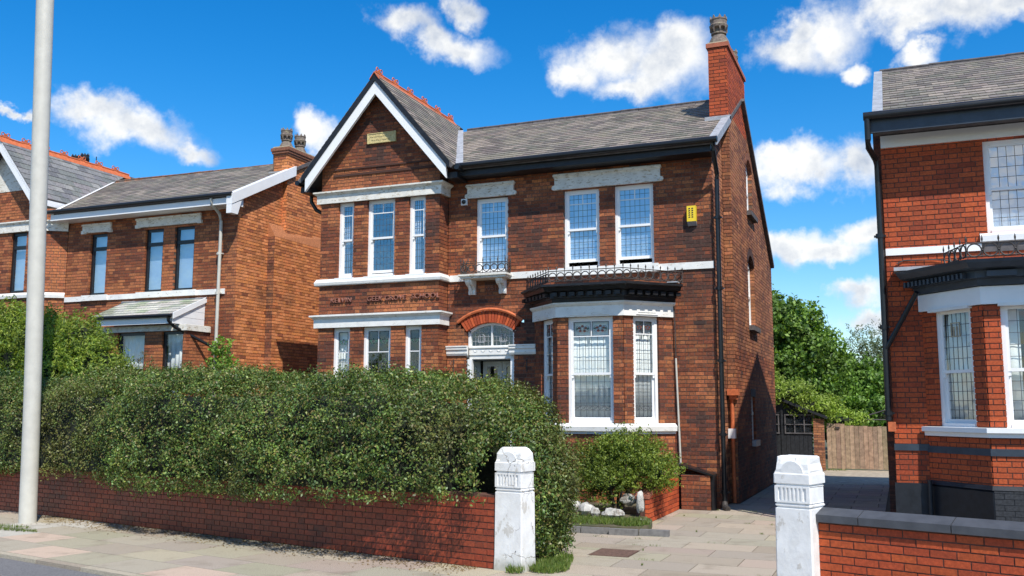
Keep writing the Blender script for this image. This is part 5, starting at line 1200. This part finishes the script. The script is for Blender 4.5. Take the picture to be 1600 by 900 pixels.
# ================================================================== VEGETATION
def leafcloud(name, pts, nrm, size, cols, mt, parent=None, aspect=.55, fold=.25, spread=.8):
    N = len(pts); n = nrm+rng.normal(0, spread, (N, 3)); n /= np.linalg.norm(n, axis=1)[:, None]+1e-9
    t = rng.normal(0, 1, (N, 3)); t -= (t*n).sum(1)[:, None]*n; t /= np.linalg.norm(t, axis=1)[:, None]+1e-9; b = np.cross(n, t)
    L = (size*rng.uniform(.65, 1.35, N))[:, None]; Wd = L*aspect
    V = np.empty((N, 4, 3), np.float32)
    V[:, 0] = pts-t*L*.5; V[:, 1] = pts+b*Wd*.5+n*Wd*fold; V[:, 2] = pts+t*L*.5-n*L*.08; V[:, 3] = pts-b*Wd*.5+n*Wd*fold
    me = bpy.data.meshes.new(name); me.vertices.add(4*N); me.vertices.foreach_set('co', V.ravel())
    me.loops.add(4*N); me.loops.foreach_set('vertex_index', np.arange(4*N, dtype=np.int32))
    me.polygons.add(N); me.polygons.foreach_set('loop_start', np.arange(0, 4*N, 4, dtype=np.int32)); me.polygons.foreach_set('loop_total', np.full(N, 4, np.int32)); me.update()
    at = me.color_attributes.new('col', 'FLOAT_COLOR', 'CORNER'); c4 = np.ones((N, 4), np.float32); c4[:, :3] = cols; at.data.foreach_set('color', np.repeat(c4, 4, axis=0).ravel())
    me.materials.append(M[mt]); o = bpy.data.objects.new(name, me); COL.objects.link(o); setp(o, parent); return o
def fbm(P, sc, seed=0.):
    o = np.zeros(len(P)); r_ = np.random.default_rng(int(seed*10)+1)
    for k_ in range(5):
        f = sc*(1.9**k_); d = r_.normal(0, 1, (3, 3)); ph = r_.uniform(0, 6.28, 3)
        q = P@d.T*f+ph; o += (.6**k_)*(np.sin(q[:, 0])+np.sin(q[:, 1])+np.sin(q[:, 2]))/3
    return o
def leafcols(P, base, seed, var=.35, dark=None, mixn=.5):
    N = len(P); base = np.array(base); i = rng.choice(len(base), N); n_ = fbm(P, 3., seed)
    c = base[i]*(1+var*n_[:, None]*.6)*rng.uniform(.7, 1.3, (N, 1)); return np.clip(c, .004, .9)
# the hedge: superellipse section swept along the wall, rounded right end
HS0, HS1, HTOP, HBOT = -15.5, .05, 2.17, .62
def hedge_pts(N, shrink=0., lump=1.):
    s = rng.uniform(HS0, HS1, N); ag = np.linspace(-.32, 1.10, 800)*math.pi; e0 = .46
    gx = np.sign(np.cos(ag))*np.abs(np.cos(ag))**e0*1.24; gz = np.sign(np.sin(ag))*np.abs(np.sin(ag))**e0; gz = np.where(gz < 0, gz*.3, gz*1.3)
    cl = np.concatenate([[0], np.cumsum(np.hypot(np.diff(gx), np.diff(gz)))]); a = np.pi-np.interp(rng.uniform(0, cl[-1], N), cl, ag)
    # section centre t, half widths
    tc_, hw = .60, 1.27
    end = np.clip((HS1-s)/2.0, 0, 1); ef = np.sqrt(1-(1-end)**2)
    ef = np.maximum(ef, .02)
    ca, sa = np.cos(a), np.sin(a); e = .46
    x = np.sign(ca)*np.abs(ca)**e; z = np.sign(sa)*np.abs(sa)**e
    top = (HTOP+.07*np.sin(s*.9+1)+.05*np.sin(s*2.3))
    hz = (top-.9)*(.45+.55*ef); tt = tc_+(x*np.where(s < -6.2, np.maximum(1.0, hw-.12*(-6.2-s)), hw))*(.45+.55*ef); zz = .9+np.where(z < 0, z*.30, z*hz)
    P = np.stack([s, tt, zz], 1)
    return P, np.stack([np.zeros(N), x, np.maximum(z, -.2)], 1), ef
def to_world(P): 
    o = np.array(wallO); return o+P[:, :1]*np.array(SU)+P[:, 1:2]*np.array(SV)+P[:, 2:3]*np.array([0, 0, 1.])
HG = thing('hedge', (*sp(-5, .7), 0), 'big clipped dark green hedge bulging over the low brick wall', 'hedge')
N = 300000
P, nn, ef = hedge_pts(N)
lum = fbm(P, 1.2, 2.)*.10+fbm(P, 3.0, 5.)*.085+fbm(P, 8., 6.)*.05
dep = np.abs(rng.normal(0, .06, N))
P = P+nn*(lum-dep+.02)[:, None]
# ragged lower edge over the wall
low = .74+.10*fbm(np.stack([P[:, 0], P[:, 0]*0, P[:, 0]*0], 1), 2.2, 7.)-.05
keep = (P[:, 2] > np.where(P[:, 1] < 1.0, low, .1)) | (P[:, 0] > .05)
# end cap leaves
M2 = 34000; aa = rng.uniform(-.5*math.pi, .5*math.pi, M2); cz = np.sqrt(rng.uniform(0, 1, M2)); hgt = rng.uniform(.02, 1, M2)
re = 1.0; zc = .05+hgt*1.75; rad = np.where(hgt > .45, np.sqrt(np.maximum(0, 1-((hgt-.45)/.57)**2))*1.0, .82+.18*hgt/.45)
Pe = np.stack([HS1-.55+np.cos(aa)*rad*.88, .80+np.sin(aa)*rad*.9, zc], 1); ne = np.stack([np.cos(aa), np.sin(aa), np.clip(hgt-.3, 0, 1)*1.5], 1)
Pe = Pe+ne*(fbm(Pe, 1.5, 3.)*.06-np.abs(rng.normal(0, .04, M2)))[:, None]
ok = ~((Pe[:, 0] < .5) & (Pe[:, 1] < .32) & (Pe[:, 2] < 1.28)); Pe, ne = Pe[ok], ne[ok]
pw, nw = P[keep], nn[keep]
ok = ~((pw[:, 0] > -.08) & (pw[:, 1] < .30) & (pw[:, 2] < 1.36)); pw, nw = pw[ok], nw[ok]
AllP = np.concatenate([pw, Pe]); AllN = np.concatenate([nw, ne])
# short shoots: leaves gather in little sprigs
src, srn = AllP.copy(), AllN.copy(); rr_ = rng.random(len(AllP)); ctone = np.ones(len(AllP))
for lo_, hi_, per_, spr_, o0, o1 in ((0, .60, 70, .050, -.05, .062), (.62, .82, 9, .022, -.02, .05)):
    sel = (rr_ >= lo_) & (rr_ < hi_); g_ = max(2, len(AllP)//per_); pick_ = rng.integers(0, len(src), g_); offc = rng.uniform(o0, o1, (g_, 1)); tone = rng.uniform(.68, 1.4, g_); own = rng.integers(0, g_, sel.sum())
    jt = rng.normal(0, spr_, (sel.sum(), 3)); AllP[sel] = src[pick_[own]]+srn[pick_[own]]*offc[own]+jt; nn_ = srn[pick_[own]]+jt/spr_*.45; AllN[sel] = nn_/np.linalg.norm(nn_, axis=1)[:, None]; ctone[sel] = tone[own]
Wd = to_world(AllP); Nw = AllN[:, :1]*np.array(SU)+AllN[:, 1:2]*np.array(SV)+AllN[:, 2:3]*np.array([0, 0, 1.])
hc = leafcols(AllP, [(.095, .16, .030), (.066, .12, .026), (.135, .20, .038), (.20, .235, .05), (.078, .14, .040), (.175, .145, .05)], 4., .5)
topness = np.clip(AllN[:, 2], 0, 1)[:, None]; hc = hc*ctone[:, None]; pt = np.clip(fbm(AllP, 1.1, 31.)-.15, 0, 1)[:, None]; hc = hc*(1-pt*.5)+pt*.5*np.array([.20, .17, .06])
leafcloud('foliage', Wd, Nw, .038, hc, 'leaf', HG, .52, .2, .75)
# stray shoots standing out of the clipped top and face
cand = np.where((AllN[:, 2] > .75) | (rng.random(len(AllN)) < .04))[0]; c_i = rng.choice(cand, 420); bp_ = Wd[c_i]; up_ = Nw[c_i]*.5+np.array([0, 0, .9])+rng.normal(0, .35, (420, 3)); up_ /= np.linalg.norm(up_, axis=1)[:, None]
own = np.repeat(np.arange(420), 9); tt_ = rng.uniform(0, 1, len(own)); Ps = bp_[own]+up_[own]*(tt_*rng.uniform(.05, .17, 420)[own])[:, None]+rng.normal(0, .012, (len(own), 3))
leafcloud('shoots', Ps, up_[own], .036, leafcols(Ps, [(.17, .25, .05), (.22, .28, .07), (.13, .20, .045)], 4.), 'leaf', HG, .5, .2, .9)['kind'] = 'stuff'
# near-black core mesh added inside the leaves to stop light
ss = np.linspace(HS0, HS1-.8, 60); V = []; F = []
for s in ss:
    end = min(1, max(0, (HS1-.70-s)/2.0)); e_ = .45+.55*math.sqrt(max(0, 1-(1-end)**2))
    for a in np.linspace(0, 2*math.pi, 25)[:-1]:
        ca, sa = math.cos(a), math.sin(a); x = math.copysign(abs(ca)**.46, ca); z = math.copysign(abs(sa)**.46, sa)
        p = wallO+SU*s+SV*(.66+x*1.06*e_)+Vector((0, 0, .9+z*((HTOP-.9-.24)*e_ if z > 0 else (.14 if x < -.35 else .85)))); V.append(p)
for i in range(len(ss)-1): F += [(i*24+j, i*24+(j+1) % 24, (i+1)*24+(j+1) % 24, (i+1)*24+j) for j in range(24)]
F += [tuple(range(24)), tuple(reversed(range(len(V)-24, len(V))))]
MB().add(V, F).obj('shade_core', 'hedge_core', HG)
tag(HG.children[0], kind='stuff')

def blob_shrub(name, blobs, n, size, base, label, cat, mt='leaf_soft', aspect=.5, group=None, core=True, seed=1., spread=.8, shell=.35, stems=(), kind_leaf='foliage', sprig=14, sl_=3.2):
    c0_ = blobs[0]; T = thing(name, (c0_[0], c0_[1], 0), label, cat, group)
    vol = np.array([b[3]*b[4]+b[4]*b[5]+b[3]*b[5] for b in blobs]); cnt = (n*vol/vol.sum()).astype(int); PP = []; NN = []
    for b, m_ in zip(blobs, cnt):
        d = rng.normal(0, 1, (m_, 3)); d /= np.linalg.norm(d, axis=1)[:, None]; r_ = 1-shell*rng.random(m_)**1.6
        lumps = 1+.16*fbm(d+np.array(b[:3]), 2.4, seed)+.08*fbm(d+np.array(b[:3]), 7., seed+1)
        p = np.array(b[:3])+d*np.array(b[3:6])*(r_*lumps)[:, None]
        if sprig:
            g_ = max(1, m_//sprig); own = rng.integers(0, g_, m_); up = d[own]*.8+np.array([0, 0, .55])+rng.normal(0, .3, (g_, 3))[own]; up /= np.linalg.norm(up, axis=1)[:, None]
            p = p[own]+up*(rng.random((m_, 1))*size*sl_)+rng.normal(0, size*.42, (m_, 3)); d = d[own]
        PP.append(p); NN.append(d)
    PP = np.concatenate(PP); NN = np.concatenate(NN); ok = PP[:, 2] > .05; PP, NN = PP[ok], NN[ok]
    leafcloud(kind_leaf, PP, NN, size, leafcols(PP, base, seed, .5), mt, T, aspect, .15, spread)
    tag(T.children[0], kind='stuff')
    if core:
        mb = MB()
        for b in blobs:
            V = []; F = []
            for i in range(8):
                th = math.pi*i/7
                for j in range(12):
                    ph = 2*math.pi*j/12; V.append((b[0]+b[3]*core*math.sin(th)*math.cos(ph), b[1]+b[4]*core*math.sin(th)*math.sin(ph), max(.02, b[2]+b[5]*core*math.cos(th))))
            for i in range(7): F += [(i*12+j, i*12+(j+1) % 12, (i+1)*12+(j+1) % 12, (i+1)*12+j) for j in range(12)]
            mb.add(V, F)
        mb.obj('shade_core', 'hedge_core', T)  # added near-black core, stops light passing between the leaves
    if stems:
        sm = MB()
        for pts, rr in stems: sm.tube(pts, rr, 7)
        sm.obj('trunk', 'bark', T)
    return T
bright = [(.24, .32, .04), (.17, .26, .035), (.31, .37, .055), (.11, .18, .03)]
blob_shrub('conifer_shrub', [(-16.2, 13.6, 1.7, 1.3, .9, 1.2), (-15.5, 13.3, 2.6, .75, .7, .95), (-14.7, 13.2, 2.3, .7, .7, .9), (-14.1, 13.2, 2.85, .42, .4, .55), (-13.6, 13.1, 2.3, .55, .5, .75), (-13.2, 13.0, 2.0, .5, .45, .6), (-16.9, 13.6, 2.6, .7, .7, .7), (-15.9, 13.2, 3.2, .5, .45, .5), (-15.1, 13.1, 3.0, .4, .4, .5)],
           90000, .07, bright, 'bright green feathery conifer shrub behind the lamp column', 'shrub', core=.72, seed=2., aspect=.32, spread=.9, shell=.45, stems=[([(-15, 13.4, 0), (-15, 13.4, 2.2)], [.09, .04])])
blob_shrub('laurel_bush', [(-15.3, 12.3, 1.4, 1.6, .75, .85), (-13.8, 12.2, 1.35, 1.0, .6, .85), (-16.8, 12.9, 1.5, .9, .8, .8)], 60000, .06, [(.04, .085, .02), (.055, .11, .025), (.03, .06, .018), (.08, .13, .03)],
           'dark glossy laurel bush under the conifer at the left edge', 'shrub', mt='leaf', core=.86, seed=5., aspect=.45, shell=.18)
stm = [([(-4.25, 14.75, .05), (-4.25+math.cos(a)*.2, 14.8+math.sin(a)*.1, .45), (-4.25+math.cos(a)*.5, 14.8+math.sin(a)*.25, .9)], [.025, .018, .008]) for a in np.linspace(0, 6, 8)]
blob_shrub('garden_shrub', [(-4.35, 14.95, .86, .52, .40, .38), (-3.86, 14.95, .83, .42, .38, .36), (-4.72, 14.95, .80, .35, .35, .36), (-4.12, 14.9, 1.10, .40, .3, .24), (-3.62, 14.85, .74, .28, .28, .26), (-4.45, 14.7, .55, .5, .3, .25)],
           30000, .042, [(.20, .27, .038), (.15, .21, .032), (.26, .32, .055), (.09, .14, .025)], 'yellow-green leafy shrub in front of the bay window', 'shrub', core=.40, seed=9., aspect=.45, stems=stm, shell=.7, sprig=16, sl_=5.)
blob_shrub('weed', [(-11.50, 14.0, 2.72, .17, .12, .20), (-11.52, 14.0, 2.45, .16, .12, .25)], 620, .07, [(.20, .32, .05), (.16, .27, .04)], 'lone bright green sapling standing up behind the hedge top', 'plant', core=False, seed=3., shell=.9, aspect=.7, stems=[([(-11.5, 14, 0), (-11.5, 14, 2.8)], [.02, .008])])
dead = [(.20, .14, .06), (.14, .12, .05), (.10, .13, .04)]
blob_shrub('wispy_shrub', [(-13.4, 14.2, 2.35, .35, .2, .4), (-12.3, 14.1, 2.3, .45, .2, .3)], 1600, .035, dead, 'sparse brownish twigs poking up over the hedge by the bay', 'shrub', core=False, seed=6., shell=1., stems=[([(-13.4, 14.2, 0), (-13.3, 14.2, 2.6)], [.015, .005]), ([(-12.4, 14.1, 0), (-12.1, 14.1, 2.5)], [.015, .005]), ([(-12.4, 14.1, 0), (-12.6, 14.1, 2.5)], [.015, .005])])
# creeper on the garage, trees beyond
blob_shrub('creeper', [(-4.4, 28.9, 2.55, 1.0, .7, .42), (-3.4, 28.9, 2.15, .9, .6, .32), (-2.5, 29.0, 1.75, .8, .6, .30), (-1.7, 29.6, 1.35, .7, .4, .22), (-5.2, 29.2, 2.9, .7, .7, .4)], 22000, .075, [(.30, .40, .06), (.24, .34, .05), (.36, .46, .09)], 'pale green creeper sprawling over the garage roof', 'creeper', core=.7, seed=12., shell=.4)
def tree(name, base, h, blobs, n, size, cols, label, seed, trunk_r=.22, core=.0, aspect=.6, mt='leaf_soft', shell=.6):
    st = [([(base[0], base[1], -.1), (base[0]+.1, base[1], h*.35), (base[0]+.2, base[1], h*.75)], [trunk_r, trunk_r*.7, trunk_r*.25])]
    for b in blobs: st.append(([(base[0]+.1, base[1], h*.3), ((base[0]+b[0])/2, (base[1]+b[1])/2, b[2]*.75), (b[0], b[1], b[2]+b[5]*.4)], [trunk_r*.45, trunk_r*.25, .02]))
    return blob_shrub(name, blobs, n, size, cols, label, 'tree', mt, aspect, None, core or False, seed, .8, shell, st)
tree('leafy_tree', (-4.2, 37, 0), 6.5, [(-4.6, 36.5, 4.6, 1.3, 1.2, 1.2), (-3.5, 36.2, 4.2, 1.1, 1., 1.1), (-2.9, 36, 3.3, 1.0, .9, 1.0), (-4.5, 36, 2.8, 1.4, 1., 1.2), (-5.9, 37, 4.2, 1.5, 1.3, 1.5), (-3.3, 35.8, 2.2, 1.2, .8, .9)], 60000, .15,
     [(.16, .27, .042), (.11, .20, .033), (.22, .34, .06), (.07, .135, .026)], 'broad leafy green tree beyond the garage', 21., core=.62)
tree('small_tree', (-1.2, 39, 0), 5, [(-1.2, 38.5, 2.2, 1.3, 1., 1.1), (-.2, 38.5, 2.4, 1.2, 1., 1.0), (-2.0, 38.5, 2.6, .9, .8, .9), (1.2, 39, 2.2, 1.4, 1., 1.1), (-1.0, 37.6, 1.3, 1.8, .7, .8)], 40000, .14, [(.15, .27, .045), (.10, .20, .035), (.19, .32, .06)], 'rounder bright green tree low behind the fence', 23., core=.62)
tree('feathery_tree', (-.6, 41, 0), 5.4, [(-1.3, 41, 4.0, 1.0, .8, .95), (-.3, 41, 4.2, .9, .8, 1.0), (.9, 41, 4.0, 1.1, .9, 1.1), (-.8, 41, 3.1, 1.2, .9, .9), (2.4, 41, 3.8, 1.2, .9, 1.2)], 15000, .11, [(.17, .21, .10), (.13, .17, .08), (.2, .24, .12)], 'wispy grey-green tree showing sky through its crown', 25., shell=.95, aspect=.3)
# more growth beyond to close the gap under the crowns
tag(blob_shrub('far_shrub', [(-7, 44, 1.5, 3.5, 1.5, 2.2), (-1, 46, 1.4, 4., 1.5, 1.9), (5, 46, 1.5, 4, 1.5, 2.2)], 20000, .16, [(.06, .10, .02), (.08, .13, .03)], 'dark bank of bushes closing the view beyond the trees', 'shrubbery', core=.85, seed=30.))
# grass tufts
def grass(name, regs, n, size, cols, label=None):
    PP = []
    for (x, y, rx, ry, z, w_) in regs:
        m_ = int(n*w_); a = rng.uniform(0, 6.283, m_); r_ = np.sqrt(rng.random(m_)); PP.append(np.stack([x+np.cos(a)*r_*rx, y+np.sin(a)*r_*ry, np.full(m_, z)+rng.uniform(0, size*.6, m_)], 1))
    PP = np.concatenate(PP); nn = np.tile([0, 0, 0.], (len(PP), 1)); N = len(PP)
    t = rng.normal(0, .35, (N, 3)); t[:, 2] = 1; t /= np.linalg.norm(t, axis=1)[:, None]; b = np.cross(t, rng.normal(0, 1, (N, 3))); b /= np.linalg.norm(b, axis=1)[:, None]
    L = (size*rng.uniform(.5, 1.4, N))[:, None]; V = np.empty((N, 3, 3), np.float32); V[:, 0] = PP-b*L*.10; V[:, 1] = PP+b*L*.10; V[:, 2] = PP+t*L
    me = bpy.data.meshes.new(name); me.vertices.add(3*N); me.vertices.foreach_set('co', V.ravel()); me.loops.add(3*N); me.loops.foreach_set('vertex_index', np.arange(3*N, dtype=np.int32)); me.polygons.add(N)
    me.polygons.foreach_set('loop_start', np.arange(0, 3*N, 3, dtype=np.int32)); me.polygons.foreach_set('loop_total', np.full(N, 3, np.int32)); me.update()
    at = me.color_attributes.new('col', 'FLOAT_COLOR', 'CORNER'); c4 = np.ones((N, 4), np.float32); c4[:, :3] = leafcols(PP, cols, 3., .4); at.data.foreach_set('color', np.repeat(c4, 3, axis=0).ravel())
    me.materials.append(M['leaf_soft']); o = bpy.data.objects.new(name, me); COL.objects.link(o); tag(o, label, 'grass', None, 'stuff'); return o
gc = [(.14, .21, .035), (.10, .16, .03), (.2, .24, .06)]
grass('grass', [(-3.68, 10.05, .22, .30, 0, .4), (-3.75, 10.5, .16, .35, 0, .3), (-3.95, 9.72, .1, .1, 0, .05), (-3.7, 13.6, .26, .35, .09, .35), (-4.3, 13.6, .6, .35, .09, .35)], 5200, .06, gc, 'tufts of grass at the gatepost foot and bed edge')
grass('grass', [(-13.0, 10.35, 1.2, .08, 0, .5), (-11.9, 10.1, .5, .05, 0, .3), (-2.0, 28.6, .5, .12, 0, .3)], 1500, .04, gc, 'thin grass growing in the pavement joints near the lamp')
jr_ = []
for k_ in range(46):
    row = rng.integers(0, 14); jr_.append((rng.uniform(-4.4, -.4), 9.35+.57*row+rng.uniform(-.01, .01) if k_ % 3 else 9.35+.57*row+rng.uniform(0, .5), rng.uniform(.03, .16) if k_ % 3 else .012, .012, 0, 1/46.))
grass('grass', [q for q in jr_ if q[1] > 10.4 or q[0] > -3.4], 1500, .022, gc, 'tiny weeds and moss in the driveway joints')
# leaf litter on the pavement by the wall
Pq = np.stack([rng.uniform(-9, -.2, 2600), -np.abs(rng.normal(0, .28, 2600)), np.full(2600, .006)], 1)
tag(leafcloud('leaf_litter', to_world(Pq), np.tile([0, 0, 1.], (2600, 1)), .03, leafcols(Pq, [(.22, .15, .08), (.16, .10, .05), (.3, .22, .12)], 1.), 'leaf_soft', None, .5, .2, .25), 'dry leaf litter scattered along the foot of the low wall', 'leaf litter', None, 'stuff')
print('objects', len(bpy.data.objects))
